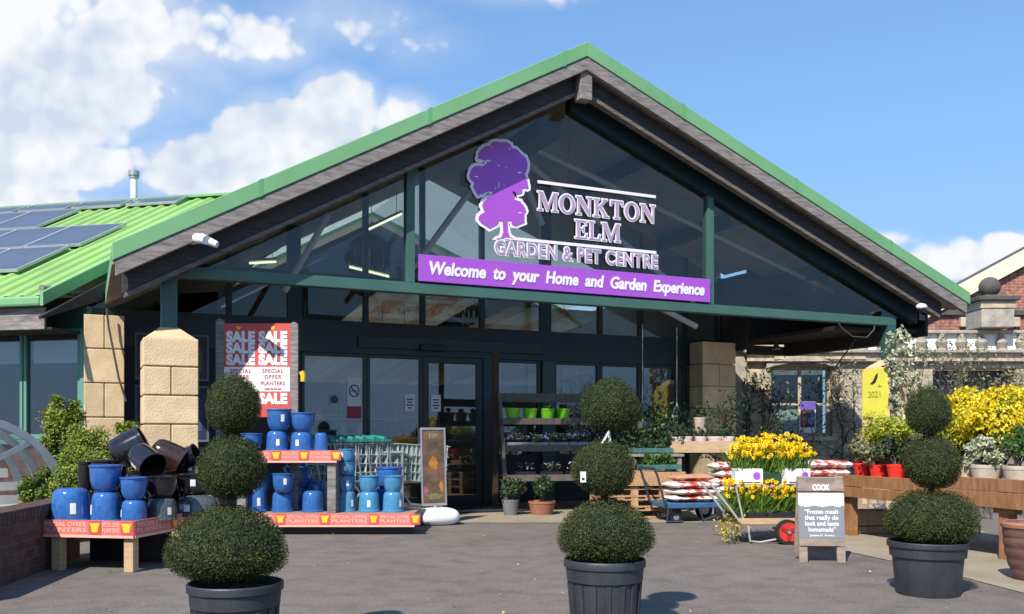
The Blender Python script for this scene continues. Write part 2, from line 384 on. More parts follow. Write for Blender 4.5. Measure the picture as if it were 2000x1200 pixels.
RED = mat('faded_red_banner', (.66, .165, .125), .6, .12, 4)
REDB = mat('red_sale_board', (.58, .075, .065), .55, .1, 2)
REDW = mat('pale_printed_strip', (.78, .42, .36), .6, .1, 8)
YEL = mat('yellow_print', (.85, .52, .03), .6, .08, 6)
WOOD = mat('new_softwood', (.42, .28, .15), .75, .25, 6, .2, 40, stretch=(1, 1, 6), col2=(.58, .41, .24))
WOODG = mat('greyed_softwood', (.20, .165, .13), .8, .25, 6, .25, 40, stretch=(6, 1, 1), col2=(.36, .31, .25))
WOODB = mat('brown_stained_timber', (.20, .085, .032), .7, .25, 5, .3, 40, stretch=(4, 1, 1), col2=(.36, .175, .075))
WOODO = mat('orange_brown_pallet_wood', (.33, .18, .085), .75, .25, 7, .2, 40, stretch=(5, 1, 1), col2=(.52, .33, .18))
BLUE = mat('cobalt_glazed_ceramic', (.024, .095, .31), .16, .35, 4, .02, 30, col2=(.045, .155, .43), coat=.3)
TURQ = mat('turquoise_glazed_ceramic', (.045, .195, .37), .16, .3, 4, .02, 30, col2=(.085, .275, .46), coat=.3)
BLKG = mat('black_glazed_ceramic', (.008, .008, .011), .12, .4, 6, .02, 30, col2=(.018, .017, .02), coat=.4)
GREYG = mat('mottled_grey_glazed_ceramic', (.035, .042, .045), .15, .4, 9, col2=(.10, .115, .12), coat=.4)
BRNG = mat('dark_brown_glazed_ceramic', (.035, .018, .014), .15, .4, 6, coat=.4)
TERRA = mat('terracotta_clay', (.30, .125, .07), .8, .2, 8)
TERRD = mat('dark_ribbed_terracotta', (.085, .042, .036), .6, .3, 8, col2=(.17, .085, .065))
LIME = mat('lime_green_plastic', (.17, .52, .015), .4, .08, 5)
PINKP = mat('pale_pink_pot', (.66, .53, .50), .6, .1, 8)
REDP = mat('bright_red_plastic', (.78, .035, .025), .4, .08, 6)
CREAMP = mat('cream_white_pot', (.50, .42, .33), .7, .2, 8)
SOIL = mat('dark_compost', (.016, .011, .008), .95, .4, 30, .5, 80)
BARK = mat('brown_bark', (.075, .055, .040), .9, .3, 12, .5, 60)
TWIG = mat('grey_twig', (.10, .085, .065), .9, .3, 12)
YEW = mat('dark_clipped_foliage', (.017, .035, .009), .6, .5, 4, island=.5, trans=.10, col2=(.092, .108, .026), spec=.25)
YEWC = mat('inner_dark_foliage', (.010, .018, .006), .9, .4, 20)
CONI = mat('golden_green_conifer', (.085, .15, .012), .7, .5, 4, island=.45, trans=.2, col2=(.30, .35, .04))
CONID = mat('dark_conifer_inner', (.020, .038, .008), .9, .4, 8)
LEAFG = mat('mid_green_leaf', (.050, .12, .020), .55, .4, 5, island=.45, trans=.25, col2=(.10, .19, .035))
LEAFD = mat('dark_green_leaf', (.022, .050, .018), .5, .4, 5, island=.45, trans=.15, col2=(.055, .095, .03))
LEAFP = mat('pale_variegated_leaf', (.36, .40, .22), .6, .3, 6, island=.35, trans=.2, col2=(.52, .54, .40))
LEAFO = mat('olive_grey_leaf', (.16, .165, .075), .6, .4, 4, island=.4, trans=.25, col2=(.30, .29, .15))
YLEAF = mat('yellow_green_leaf', (.22, .27, .018), .55, .35, 4, island=.45, trans=.25, col2=(.50, .48, .03))
YFLOW = mat('yellow_blossom', (.62, .50, .012), .55, .25, 5, island=.25, trans=.25, col2=(.86, .68, .02))
DAFF = mat('daffodil_petal', (.86, .66, .006), .5, .15, 8, island=.2, trans=.3)
DAFFC = mat('daffodil_cup', (.84, .50, .003), .5, .15, 8, island=.2)
STRAP = mat('fresh_green_blade', (.13, .24, .030), .5, .3, 5, island=.35, trans=.3)
WFLOW = mat('white_flower', (.75, .73, .68), .6, .1, 6, island=.2, trans=.2)
PFLOW = mat('mauve_flower', (.32, .22, .38), .6, .2, 6, island=.3)
TEAL = mat('teal_plastic_handle', (.03, .24, .20), .4, .1, 5)
WIRE = mat('zinc_wire', (.44, .51, .47), .4, .1, 9, metal=.2)
PAPER = mat('white_paper', (.75, .75, .76), .7, .04, 4)
INK = mat('dark_ink', (.03, .03, .04), .7, .1, 4)
REDINK = mat('dark_red_ink', (.33, .05, .06), .7, .1, 4)
GREYP = mat('grey_board_print', (.20, .215, .245), .6, .06, 2)
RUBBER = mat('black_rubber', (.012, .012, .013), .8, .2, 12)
REDM = mat('red_painted_metal', (.55, .035, .025), .45, .15, 8)
BLUEM = mat('blue_painted_steel', (.035, .115, .22), .5, .15, 6)
DSTEEL = mat('dark_blue_steel', (.03, .045, .075), .45, .15, 6)
SOLAR = mat('solar_cell_glass', (.085, .095, .125), .35, .15, 2.5, coat=.25)
BRICK = brick_mat('dark_red_brick', (.105, .050, .040), (.060, .030, .026), (.09, .075, .065))
BRICKR = brick_mat('orange_red_brick', (.36, .13, .085), (.24, .085, .06), (.36, .30, .25))
BARGEC = mat('cream_painted_board', (.80, .72, .50), .6, .05, 2)
INT = mat('interior_wall', (.17, .17, .165), .8, .2, 1)
INTF = mat('interior_floor', (.10, .095, .09), .4, .2, 1)

def asphalt():
    m = bpy.data.materials.new('asphalt'); m.use_nodes = True; N = m.node_tree.nodes; L = m.node_tree.links; b = N['Principled BSDF']
    b.inputs['Roughness'].default_value = .9; b.inputs['Specular IOR Level'].default_value = .25
    tc = N.new('ShaderNodeTexCoord')
    def nz(s, d, st=(1, 1, 1)):
        mp = N.new('ShaderNodeMapping'); mp.inputs['Scale'].default_value = st; L.new(tc.outputs['Object'], mp.inputs[0])
        n = N.new('ShaderNodeTexNoise'); n.inputs['Scale'].default_value = s; n.inputs['Detail'].default_value = d; n.inputs['Roughness'].default_value = .65; L.new(mp.outputs[0], n.inputs['Vector']); return n.outputs['Fac']
    def ramp(f, p0, c0, p1, c1):
        r = N.new('ShaderNodeValToRGB'); r.color_ramp.elements[0].position = p0; r.color_ramp.elements[1].position = p1
        r.color_ramp.elements[0].color = c0 + (1,); r.color_ramp.elements[1].color = c1 + (1,); L.new(f, r.inputs[0]); return r.outputs[0]
    def mul(a, c):
        x = N.new('ShaderNodeMix'); x.data_type = 'RGBA'; x.blend_type = 'MULTIPLY'; x.inputs[0].default_value = 1; L.new(a, x.inputs[6]); L.new(c, x.inputs[7]); return x.outputs[2]
    c = ramp(nz(.7, 6, (1, .6, 1)), .3, (.160, .137, .121), .72, (.206, .179, .160))
    c = mul(c, ramp(nz(120, 2), .35, (.72, .72, .72), .65, (1.22, 1.22, 1.22)))
    c = mul(c, ramp(nz(3.5, 8), .36, (.80, .80, .80), .55, (1.04, 1.04, 1.04)))
    c = mul(c, ramp(nz(1.1, 10, (1, 3, 1)), .60, (1, 1, 1), .66, (.90, .90, .91)))
    c = mul(c, ramp(nz(38, 4), .40, (.84, .84, .84), .62, (1.08, 1.08, 1.08)))
    v = N.new('ShaderNodeTexVoronoi'); v.inputs['Scale'].default_value = 2.3; L.new(tc.outputs['Object'], v.inputs['Vector'])
    sp = ramp(v.outputs['Distance'], .018, (1, 1, 1), .03, (0, 0, 0))
    x = N.new('ShaderNodeMix'); x.data_type = 'RGBA'; L.new(sp, x.inputs[0]); L.new(c, x.inputs[6]); x.inputs[7].default_value = (.5, .47, .42, 1)
    L.new(x.outputs[2], b.inputs['Base Color'])
    bp = N.new('ShaderNodeBump'); bp.inputs['Strength'].default_value = .35; bp.inputs['Distance'].default_value = .006
    L.new(nz(160, 3), bp.inputs['Height']); L.new(bp.outputs[0], b.inputs['Normal'])
    return m
ASPH = asphalt()
PAVE = mat('buff_concrete', (.25, .205, .145), .9, .2, 2.2, .2, 90, col2=(.34, .285, .21))

# ------------------------------------------------------------------ ground
g = MB().add([(-400, -400, 0), (400, -400, 0), (400, 800, 0), (-400, 800, 0)], [(0, 1, 2, 3)]).build('asphalt_ground', ASPH); tag(g, kind='structure')
e = [gnd(700, 1022), gnd(1562, 1022), gnd(1600, 1052), gnd(1653, 1078), gnd(1840, 1118), gnd(2000, 1160), gnd(2300, 1235)]
pv = MB().add([(p.x, p.y, .006) for p in e] + [(9, 22, .006), (-3, 22, .006), (-5, 13.2, .006)], [tuple(range(10))]).build('concrete_apron', PAVE); tag(pv, kind='structure')

n_ = 420; P_ = np.column_stack([rng.uniform(-4, 5.5, n_), rng.uniform(4.4, 12.5, n_), np.full(n_, .013)]); V_, F_ = leaves(P_, np.tile([0, 0, 1.0], (n_, 1)), rng.uniform(.008, .03, n_), .6, .25)
tag(npmesh('fallen_leaves', V_, F_, mat('dry_litter', (.22, .17, .09), .8, .5, 9, island=.6, col2=(.46, .38, .24))), kind='stuff')

# ------------------------------------------------------------------ entrance building (local axes: x along the front, y into the building)
ANG = math.atan(F / 3880.0); O0 = Vector(((330 - 1000) / F * 10.38, 10.38, 0))
BU = Vector((math.cos(ANG), math.sin(ANG), 0)); BN = Vector((-math.sin(ANG), math.cos(ANG), 0))
def W(s, d, z): return O0 + BU * s + BN * d + Vector((0, 0, z))
def pl(px, py, d):
    rx, rz = (px - 1000) / F, (HY - py) / F
    t = (BN.dot(O0) + d) / (BN.x * rx + BN.y)
    return BU.x * rx * t + BU.y * t - BU.dot(O0), H + rz * t
def ps(px, d): return pl(px, 700, d)[0]
ENT = thing('entrance_building', 'gabled shop entrance with green roof edge, glazed gable and stone pillars', 'building', O0, ANG)
AP = (5.11, 6.28); LE = (-.60, 3.15); RE = (12.29, 3.46)
def zt(s): return LE[1] + (s - LE[0]) * (AP[1] - LE[1]) / (AP[0] - LE[0]) if s < AP[0] else AP[1] + (s - AP[0]) * (RE[1] - AP[1]) / (RE[0] - AP[0])
def rake(o0, o1, y0, y1, s0=LE[0], s1=RE[0], split=False):
    """board following both rakes between vertical offsets o0 (upper) and o1 (lower), depths y0..y1"""
    mb = MB()
    for a, b in ((s0, AP[0]), (AP[0], s1)):
        za, zb = zt(a), zt(b)
        mb.prism([(a, y0, za + o1), (b, y0, zb + o1), (b, y0, zb + o0), (a, y0, za + o0)], (0, y1 - y0, 0))
    return mb
rake(.02, -.172, -.52, -.46).build('barge_flashing', GREEN, ENT, bevel=.008)
sm_ = MB()
for a in (.9, 2.9, 4.75, 6.6, 8.6, 10.5): sm_.prism([(a, -.523, zt(a) - .173), (a + .05, -.523, zt(a + .05) - .173), (a + .05, -.523, zt(a + .05) + .023), (a, -.523, zt(a) + .023)], (0, .07, 0))
sm_.build('flashing_joint', mat('green_joint', (.12, .34, .14), .5, .1, 2), ENT)
rf = MB(); sf = MB(); cl = MB(); rl_ = MB()
def slab(mb, a, b, o0, o1, y0, y1): mb.prism([(a, y0, zt(a) + o1), (b, y0, zt(b) + o1), (b, y0, zt(b) + o0), (a, y0, zt(a) + o0)], (0, y1 - y0, 0))
SE = 10.06                                                     # the wide right eave only covers the porch
for a, b in ((LE[0], AP[0]), (AP[0], SE)):
    slab(rf, a, b, .01, -.12, -.458, 5.6); slab(rf, a, b, .01, -.12, 9.4, 15.0)
    slab(sf, a, b, -.125, -.18, -.30, 3.0); slab(cl, a, b, -.125, -.26, 3.12, 5.6); slab(cl, a, b, -.125, -.26, 9.4, 14.6)
    if a == AP[0]: slab(rl_, a, b, -.02, -.03, 5.605, 9.395)
    else:
        slab(rf, a, 2.0, .01, -.12, 5.6, 9.4); slab(cl, a, 2.0, -.125, -.26, 5.6, 9.4); slab(rl_, 2.005, b, -.02, -.03, 5.605, 9.395)
slab(rf, SE, RE[0], .01, -.12, -.458, 2.4); slab(sf, SE, RE[0], -.125, -.18, -.30, 2.38)
rf.build('roof', GREEN, ENT); sf.build('porch_soffit', SOFL, ENT); cl.build('interior_ceiling', CREAM, ENT)
OPAL = mat('added_opal_roof_sheet', (.82, .82, .80), .6, .03, 2, trans=.75)
rl_.build('added_rooflight', OPAL, ENT)  # unseen roof openings added to let daylight brighten the shop
rake(-.176, -.345, -.505, -.44, LE[0] + .03, RE[0] - .06).build('fascia_board', TIMB, ENT, bevel=.006)
rake(-.32, -.545, -.335, -.25, LE[0] + .10, RE[0] - .45).build('rake_beam', TIMD, ENT, bevel=.008)
rake(-.546, -.60, -.352, -.24, LE[0] + .12, RE[0] - .50).build('lower_ledge', mat('brown_grey_timber', (.075, .065, .058), .8, .3, 5, .3, 30, stretch=(1, 1, 8), col2=(.21, .18, .155)), ENT, bevel=.006)
rfm = MB()
for a, b, o_ in ((.05, AP[0], -.56), (AP[0], 11.6, -.74)):
    rfm.prism([(a, -.06, zt(a) + o_), (b, -.06, zt(b) + o_), (b, -.06, zt(b) - .30), (a, -.06, zt(a) - .30)], (0, .16, 0))
rfm.build('rafter', mat('navy_green_steel', (.012, .030, .036), .45, .15, 3), ENT)
MB().box(5.03, 5.21, -.47, -.30, 5.56, 5.95).build('king_post', TIMB, ENT, bevel=.01)
MB().box(4.72, 5.05, .12, 3.0, 5.22, 5.44).build('ridge_beam', TIMD, ENT)
for d in (.9, 1.9):
    MB().prism([(.4, d, zt(.4) - .33), (AP[0], d, zt(AP[0]) - .33), (AP[0], d, zt(AP[0]) - .185), (.4, d, zt(.4) - .185)], (0, .10, 0)).build('purlin_rafter', TIMD, ENT)
for s in (6.8, 8.6, 10.4):
    MB().beam((s, .12, zt(s) - .30), (s, 3.0, zt(s) - .30), .12, .2).build('purlin', TIMD, ENT)
# beam and posts of the glazed front
MB().box(-.02, 11.12, -.07, .07, 2.925, 3.058).build('front_beam', STEEL2, ENT, bevel=.008)
for s in (2.84, 7.44):
    MB().box(s - .055, s + .055, -.055, .075, 3.062, zt(s) - .52).build('gable_mullion', STEEL2, ENT, bevel=.006)
for s in (0.0, 11.02):
    MB().box(s - .085, s + .085, -.085, .085, 2.34, 2.923).build('pillar_post', STEEL, ENT, bevel=.008)
# gable panes
def gp(a, b):
    pts = [(a, 3.062), (b, 3.062)]
    if zt(b) - .50 > 3.07: pts.append((b, zt(b) - .50))
    if a < AP[0] < b: pts.append((AP[0], AP[1] - .50))
    if zt(a) - .50 > 3.07: pts.append((a, zt(a) - .50))
    return pts
smin = LE[0] + (3.08 + .50 - LE[1]) / ((AP[1] - LE[1]) / (AP[0] - LE[0]))
smax = AP[0] + (AP[1] - 3.08 - .50) / ((AP[1] - RE[1]) / (RE[0] - AP[0]))
for a, b in ((smin, 2.785), (2.895, 5.10), (5.106, 7.385), (7.495, smax)):
    MB().prism([(x, 0.0, z) for x, z in gp(a, b)], (0, .006, 0)).build('gable_pane', GLASSG, ENT)
# steel struts under the porch roof
for p, q in (((4.37, 1.2, 4.95), (3.30, 1.2, 3.48)), ((4.82, 1.2, 5.27), (5.32, 1.2, 4.27)), ((4.9, 1.2, 5.28), (8.05, 1.2, 3.30)), ((4.82, 1.2, 5.5), (11.0, 1.2, 3.66)), ((7.3, 1.2, 3.2), (8.1, 1.2, 2.9)), ((2.2, 1.6, 4.2), (1.6, 1.6, 3.1))):
    MB().tube([p, q], .045, 10).build('steel_strut', WSTRUT, ENT, smooth=True)
# right hand porch side: eaves beam and boarded soffit
MB().box(10.93, 11.11, .09, 2.37, 2.62, 2.90).build('eaves_beam', SOFF, ENT)
MB().prism([(10.056, 2.30, 2.78), (12.2, 2.30, 2.9), (12.2, 2.30, zt(12.2) - .185), (10.056, 2.30, zt(10.06) - .185)], (0, .07, 0)).build('end_boarding', SOFF, ENT)
MB().box(9.99, 10.056, 2.30, 3.12, 2.70, 4.08).build('side_boarding', SOFF, ENT)
MB().box(10.06, 10.9, 2.30, 2.37, 2.62, 2.78).build('end_beam', SOFF, ENT)
MB().box(11.86, 11.92, .0, 2.29, 2.80, zt(11.9) - .185).build('side_boarding', SOFF, ENT)
MB().box(10.06, 10.92, .15, 2.29, 2.84, 2.90).build('side_soffit', SOFF, ENT)
MB().prism([(11.12, .15, 2.78), (11.85, .15, 2.86), (11.85, .15, 2.93), (11.12, .15, 2.90)], (0, 2.14, 0)).build('eaves_soffit', SOFF, ENT)
# entrance wall, set back three metres
D = 3.0
fr = MB()
fr.box(-.88, 10.05, D, D + .12, 2.42, 2.92)                                 # header over the doors
fr.build('door_header', FRAME, ENT)
MB().box(-.88, 2.12, D + .02, D + .12, 0, 2.418).build('front_wall', NAVY, ENT)
MB().box(3.0, 6.2, D - .05, D - .002, 2.52, 2.70).build('door_track', mat('dark_green_header', (.018, .042, .040), .4, .15, 2), ENT, bevel=.006)
sn = MB().box(4.0, 4.45, D - .12, D - .052, 2.50, 2.60); sn.build('door_sensor', BLACKP, ENT, bevel=.01)
def zg(s): return zt(s) - .265
tr = MB()
for s in (-.85, .26, 1.07, 2.02, 3.14, 4.08, 5.12, 6.30, 7.38, 8.22, 9.2, 10.0):
    w = .10 if s in (2.02, 6.30) else .04
    if zg(s) > 2.95: tr.box(s - w, s + w, D + .01, D + .10, 2.922, zg(s))
tr.box(-.4, 10.0, D + .012, D + .098, 3.55, 3.64)
tr.build('transom_frame', FRAME, ENT)
sgs = [-.85, .26, 1.07, 2.02, 3.14, 4.08, 5.12, 6.30, 7.38, 8.22, 9.2, 10.0]
for a, b in zip(sgs[:-1], sgs[1:]):
    pts = [(a, D + .05, 2.925), (b, D + .05, 2.925), (b, D + .05, zg(b)), (a, D + .05, zg(a))]
    if a < AP[0] < b: pts.insert(3, (AP[0], D + .05, zg(AP[0])))
    MB().prism(pts, (0, .006, 0)).build('transom_pane', GLASS, ENT)
def window(a, b, z0, z1, name='window', fw=.05, gl=None, glz=None):
    f = MB()
    f.box(a, a + fw, D + .015, D + .10, z0, z1); f.box(b - fw, b, D + .015, D + .10, z0, z1)
    f.box(a + fw, b - fw, D + .015, D + .10, z0, z0 + fw * 1.4); f.box(a + fw, b - fw, D + .015, D + .10, z1 - fw, z1)
    o = f.build(name, FRAME, ENT, bevel=.004)
    MB().box(a + fw, b - fw, D + .05, D + .056, z0 + fw * 1.4, z1 - fw).build('pane', gl or GLASSD, o)
    return o
window(2.13, 3.15, .02, 2.415, 'fixed_side_light')
dl = window(3.155, 4.075, .02, 2.415, 'sliding_door'); dr = window(4.08, 5.12, .02, 2.415, 'sliding_door', .10)
MB().tube([(4.0, D - .01, .95), (4.0, D - .01, 1.25)], .014, 8).build('handle', GALV, dl, smooth=True)
MB().box(5.13, 5.36, D + .0, D + .12, .02, 2.418).build('door_jamb', FRAME, ENT)
window(5.37, 6.20, .75, 2.415); MB().box(5.37, 6.2, D + .02, D + .11, .0, .748).build('stall_riser', NAVY, ENT)
MB().box(6.21, 6.44, D - .04, D + .12, 0, 2.418).build('jamb_post', STEEL, ENT, bevel=.01)
for a, b in ((6.45, 7.36), (7.37, 8.21), (8.22, 9.2)): window(a, b, .75, 2.415)
MB().box(6.45, 9.22, D + .02, D + .11, 0, .748).build('stall_riser', NAVY, ENT)
# back walls of the shop: right side wall, rear wall, floor
MB().box(9.9, 10.05, D + .13, 14, 0, 4.05).build('side_wall', INT, ENT)
MB().box(-.86, -.80, D + .13, 14, 0, 2.9).build('side_wall', INT, ENT)
MB().prism([(-.8, 13.8, 0), (10, 13.8, 0), (10, 13.8, zt(10) - .3), (AP[0], 13.8, AP[1] - .3), (-.8, 13.8, 2.7)], (0, .12, 0)).build('rear_wall', INT, ENT)
fl = MB().box(-.8, 9.9, D + .13, 13.8, .008, .02).build('shop_floor', INTF, ENT)
# stone pillars: rusticated courses with chamfered edges
def pillar(x, y, w, top, courses, split=True, d2=None):
    mb = MB(); z = 0; h = top / courses; d2 = d2 or w
    for i in range(courses):
        z0, z1 = i * h + .008, (i + 1) * h - .008
        if i % 2 and split:
            mb.box(x - w / 2, x - .005, y - d2 / 2, y + d2 / 2, z0, z1); mb.box(x + .005, x + w / 2, y - d2 / 2, y + d2 / 2, z0, z1)
        else: mb.box(x - w / 2, x + w / 2, y - d2 / 2, y + d2 / 2, z0, z1)
        mb.box(x - w / 2 + .03, x + w / 2 - .03, y - d2 / 2 + .03, y + d2 / 2 - .03, z0 - .018, z0 + .001)
    return mb
for (x, top) in ((0.0, 2.22), (11.02, 2.24)):
    p = pillar(x, 0.0, .57, top, 7)
    o = p.build('stone_pillar', STONE, ENT, bevel=.022)
    c = MB(); a, b, w = top - .006, top + .13, .27
    c.add([(x - w, -w, a), (x + w, -w, a), (x + w, w, a), (x - w, w, a), (x - .1, -.1, b), (x + .1, -.1, b), (x + .1, .1, b), (x - .1, .1, b)],
          [(0, 3, 2, 1), (4, 5, 6, 7), (0, 1, 5, 4), (1, 2, 6, 5), (2, 3, 7, 6), (3, 0, 4, 7)])
    c.build('pyramid_cap', STONE, o, bevel=.01)
pillar(-.62, D - .22, .50, 2.78, 6, True, .4).build('stone_pillar', STONE, ENT, bevel=.02)
pillar(9.63, D - .20, .74, 2.85, 7, True, .4).build('stone_pillar', STONE, ENT, bevel=.02)
# strip lights hung in the shop, seen through the gable
def strip(p, q, lab):
    t = thing('strip_light', lab, 'strip light', W(*p), 0, 'fluorescent tubes in the shop')
    dv = W(*q) - W(*p)
    MB().tube([(0, 0, 0), tuple(dv)], .018, 8).build('tube', TUBEL, t, smooth=True)
    MB().beam((0, 0, .05), tuple(dv + Vector((0, 0, .05))), .07, .04).build('fitting', WHITE, t)
    for k in (.15, .85):
        MB().tube([tuple(dv * k + Vector((0, 0, .07))), tuple(dv * k + Vector((0, 0, .45)))], .006, 5).build('hanger', GALV, t)
strip((3.7, 5, 4.80), (4.37, 5, 5.17), 'steeply tilted strip light beside the left gable mullion')
strip((1.67, 5, 4.06), (2.12, 5, 4.12), 'short level strip light behind the left gable pane near the eave')
strip((3.4, 5, 4.13), (4.13, 5, 4.01), 'strip light low in the left gable pane just above the green beam')
SAILC = mat('cream_sail_sheet', (.80, .74, .64), .7, .08, 1, trans=.6); SAILP = mat('peach_sail_sheet', (.78, .58, .42), .7, .08, 1, trans=.6)
# inside the shop: pale ceiling sails, shelving and a few goods seen through the doors
for k, (s0, s1, d0, d1, z0, z1, lab) in enumerate(((2.7, 4.6, 4.6, 8.0, 2.66, 2.24, 'pale ceiling sail inside the shop seen through the left door leaf'), (4.75, 6.4, 4.8, 8.4, 2.66, 2.26, 'pale ceiling sail inside the shop seen through the right door leaf'),
        (4.0, 6.1, 5.0, 8.0, 3.80, 3.52, 'high pale ceiling sail behind the transom panes above the doors'), (6.4, 8.6, 4.6, 8.0, 3.55, 3.30, 'high pale ceiling sail behind the right hand transom panes'), (6.6, 8.9, 4.8, 8.2, 2.62, 2.30, 'pale ceiling sail behind the right shop windows'))):
    t = thing('ceiling_sail', lab, 'ceiling sail', W(s0, d0, z0), ANG, 'ceiling sails in the shop'); w = s1 - s0; dd = d1 - d0
    for j in range(6): MB().prism([(j * w / 6 + .01, 0, 0), ((j + 1) * w / 6 - .01, 0, 0), ((j + 1) * w / 6 - .01, dd, z1 - z0), (j * w / 6 + .01, dd, z1 - z0)], (0, 0, .02)).build('slat', SAILC if (j + k) % 3 else SAILP, t)
    for x in (.2, w - .2): MB().tube([(x, dd * .5, (z1 - z0) * .5), (x, dd * .5, 1.0)], .008, 5).build('hanger', GALV, t)
GOODS = [mat('goods_%s' % n_, c_, .6, .4, 9) for n_, c_ in (('cream', (.45, .40, .32)), ('green', (.08, .2, .07)), ('blue', (.10, .18, .30)), ('orange', (.4, .17, .05)), ('grey', (.25, .26, .28)))]
for k, (s0, d0, w) in enumerate(((2.3, 6.6, 1.5), (4.3, 7.4, 1.6), (1.0, 9.0, 1.8), (6.6, 6.4, 2.2), (3.6, 10.6, 2.6))):
    t = thing('display_shelving', 'grey shelving of goods inside the shop, ' + ('seen through the fixed side light', 'seen through the right sliding door', 'deep behind the sale board', 'behind the right hand windows', 'against the rear of the shop')[k], 'shelving', W(s0, d0, .02), ANG, 'shelving in the shop')
    for z in (.05, .55, 1.05, 1.5): MB().box(0, w, 0, .5, z, z + .03).build('shelf', GALV, t)
    for x in (0, w - .04): MB().box(x, x + .04, .46, .5, 0, 1.75).build('upright', GALV, t)
    for gi, gm in enumerate(GOODS):
        b = MB()
        for z in (.081, .581, 1.081):
            for _ in range(3):
                x = rng.uniform(.02, w - .3); hh = rng.uniform(.15, .36); b.cbox((x + .11, .05 + gi * .085 + .04, z + hh / 2), (rng.uniform(.12, .22), .07, hh))
        b.build('goods', gm, t)


# ------------------------------------------------------------------ side building on the left (local x along its eaves, y up the roof)
WFR = mat('teal_painted_frame', (.11, .26, .205), .45, .1, 2)
WANG = -math.atan(1800 / 7840.0); E0 = Vector((-6.0, 12.0, 0))
WING = thing('side_building', 'low side building with bright green corrugated roof left of the entrance', 'building', E0, WANG)
TP, ZE, RR = .514, 2.96, 4.95
def wz(r): return ZE + TP * r
def corr():
    pr = []; x = -9.0
    while x < 0.0:
        for dx, dz in ((0, 0), (.07, 0), (.095, .035), (.155, .035), (.18, 0)): pr.append((x + dx, dz))
        x += .25
    pr.append((0.0, 0)); V = []; Fq = []
    for r in (-.08, RR): V += [(px, r, wz(r) + dz + .012) for px, dz in pr]
    n = len(pr); Fq = [(i, i + 1, n + i + 1, n + i) for i in range(n - 1)]
    mb = MB().add(V, Fq)
    mb.prism([(-9, -.06, wz(-.06) - .05), (0, -.06, wz(-.06) - .05), (0, -.06, wz(-.06)), (-9, -.06, wz(-.06))], (0, RR, RR * TP))
    mb.prism([(-9, RR + .1, wz(RR)), (0, RR + .1, wz(RR)), (0, RR * 2, ZE), (-9, RR * 2, ZE)], (0, 0, -.06))
    return mb
ro = corr().build('roof', ROOFG, WING)
import bmesh
def cut(o):
    bm = bmesh.new(); bm.from_mesh(o.data); Mw = Matrix.Translation(E0) @ Matrix.Rotation(WANG, 4, 'Z'); Mi = Mw.inverted()
    sl = (AP[1] - LE[1]) / (AP[0] - LE[0]); nw = (BU * -sl + Vector((0, 0, 1))).normalized(); pw = W(AP[0], 3, AP[1] - .1)
    bmesh.ops.bisect_plane(bm, geom=bm.verts[:] + bm.edges[:] + bm.faces[:], plane_co=Mi @ pw, plane_no=Mi.to_3x3() @ nw, clear_inner=True)
    bm.to_mesh(o.data); bm.free()
MB().box(-9, .03, RR - .12, RR + .12, wz(RR) + .02, wz(RR) + .06).build('ridge_capping', GREEN, ro)
MB().box(-9.0, -.02, -.20, -.10, ZE - .15, ZE - .02).build('gutter', GREEN, WING, bevel=.03)
MB().prism([(-.005, -.20, ZE - .15), (-.005, -.20, ZE + .02), (-.005, RR, wz(RR) + .07), (-.005, RR, wz(RR) - .10)], (.05, 0, 0)).build('verge_trim', GREEN, WING)
MB().box(-9.0, -.03, -.09, -.05, ZE - .44, ZE - .155).build('fascia_board', TIMB, WING, bevel=.006)
MB().prism([(.05, -.20, ZE - .50), (.05, -.30, ZE - .30), (.05, RR, wz(RR) - .16), (.05, RR, wz(RR) - .55)], (.05, 0, 0)).build('barge_board', TIMD, WING, bevel=.008)
MB().box(-9, .05, -.05, .52, ZE - .44, ZE - .41).build('soffit', SOFF, WING)
MB().tube([(-.12, -.04, ZE - .02 + .12), (-.05, .7, wz(.5) - .12)], .045, 10).build('overflow_pipe', TIMB, WING, smooth=True)
wl = MB(); wl.box(-9, .12, .52, .66, 0, 1.08); wl.build('plinth_wall', BRICK, WING)
MB().box(-9, .12, .54, .64, 2.60, 2.9).build('window_header', STEEL, WING)
for a, b in ((-.88, .02), (-1.80, -.90), (-2.72, -1.82), (-3.64, -2.74), (-4.56, -3.66)):
    f = MB(); fw = .045
    f.box(a, a + fw, .53, .62, 1.09, 2.6); f.box(b - fw, b, .53, .62, 1.09, 2.6); f.box(a + fw, b - fw, .53, .62, 1.09, 1.16); f.box(a + fw, b - fw, .53, .62, 2.54, 2.6)
    o = f.build('window', WFR, WING, bevel=.004)
    MB().box(a + fw, b - fw, .57, .576, 1.16, 2.54).build('pane', GLASSD, o)
    MB().box(a + .1, b - .08, .60, .61, 2.14, 2.46).build('blind', mat('pale_blind', (.55, .60, .62), .8, .08, 3), o)
MB().box(.03, .16, .50, .64, 0, 2.6).build('corner_post', WFR, WING, bevel=.008)
MB().box(-9, .16, .46, .53, 1.02, 1.085).build('window_sill', WFR, WING, bevel=.008)
MB().box(-9, .1, 3.9, 4.0, 0, 3.6).build('inner_wall', NAVY, WING)
for o_ in [ro, *ro.children, *[c_ for c_ in WING.children if c_.name.split('.')[0] in ('verge_trim', 'barge_board')]]: cut(o_)
fp = thing('flue_pipe', 'white metal flue pipe with grey cowl rising behind the solar panels', 'flue', E0 + Vector((math.cos(WANG) * -2.45, math.sin(WANG) * -2.45, 0)) + Vector((-math.sin(WANG), math.cos(WANG), 0)) * (RR + .25) + Vector((0, 0, wz(RR) - .15)), WANG)
MB().tube([(0, 0, 0), (0, 0, .70)], .065, 16).build('pipe', WHITE, fp, smooth=True)
cw = MB(); cw.tube([(0, 0, .70), (0, 0, .74)], .085, 14); cw.tube([(0, 0, .745), (0, 0, .84)], .10, 14)
cw.build('cowl', GALV, fp, smooth=True)
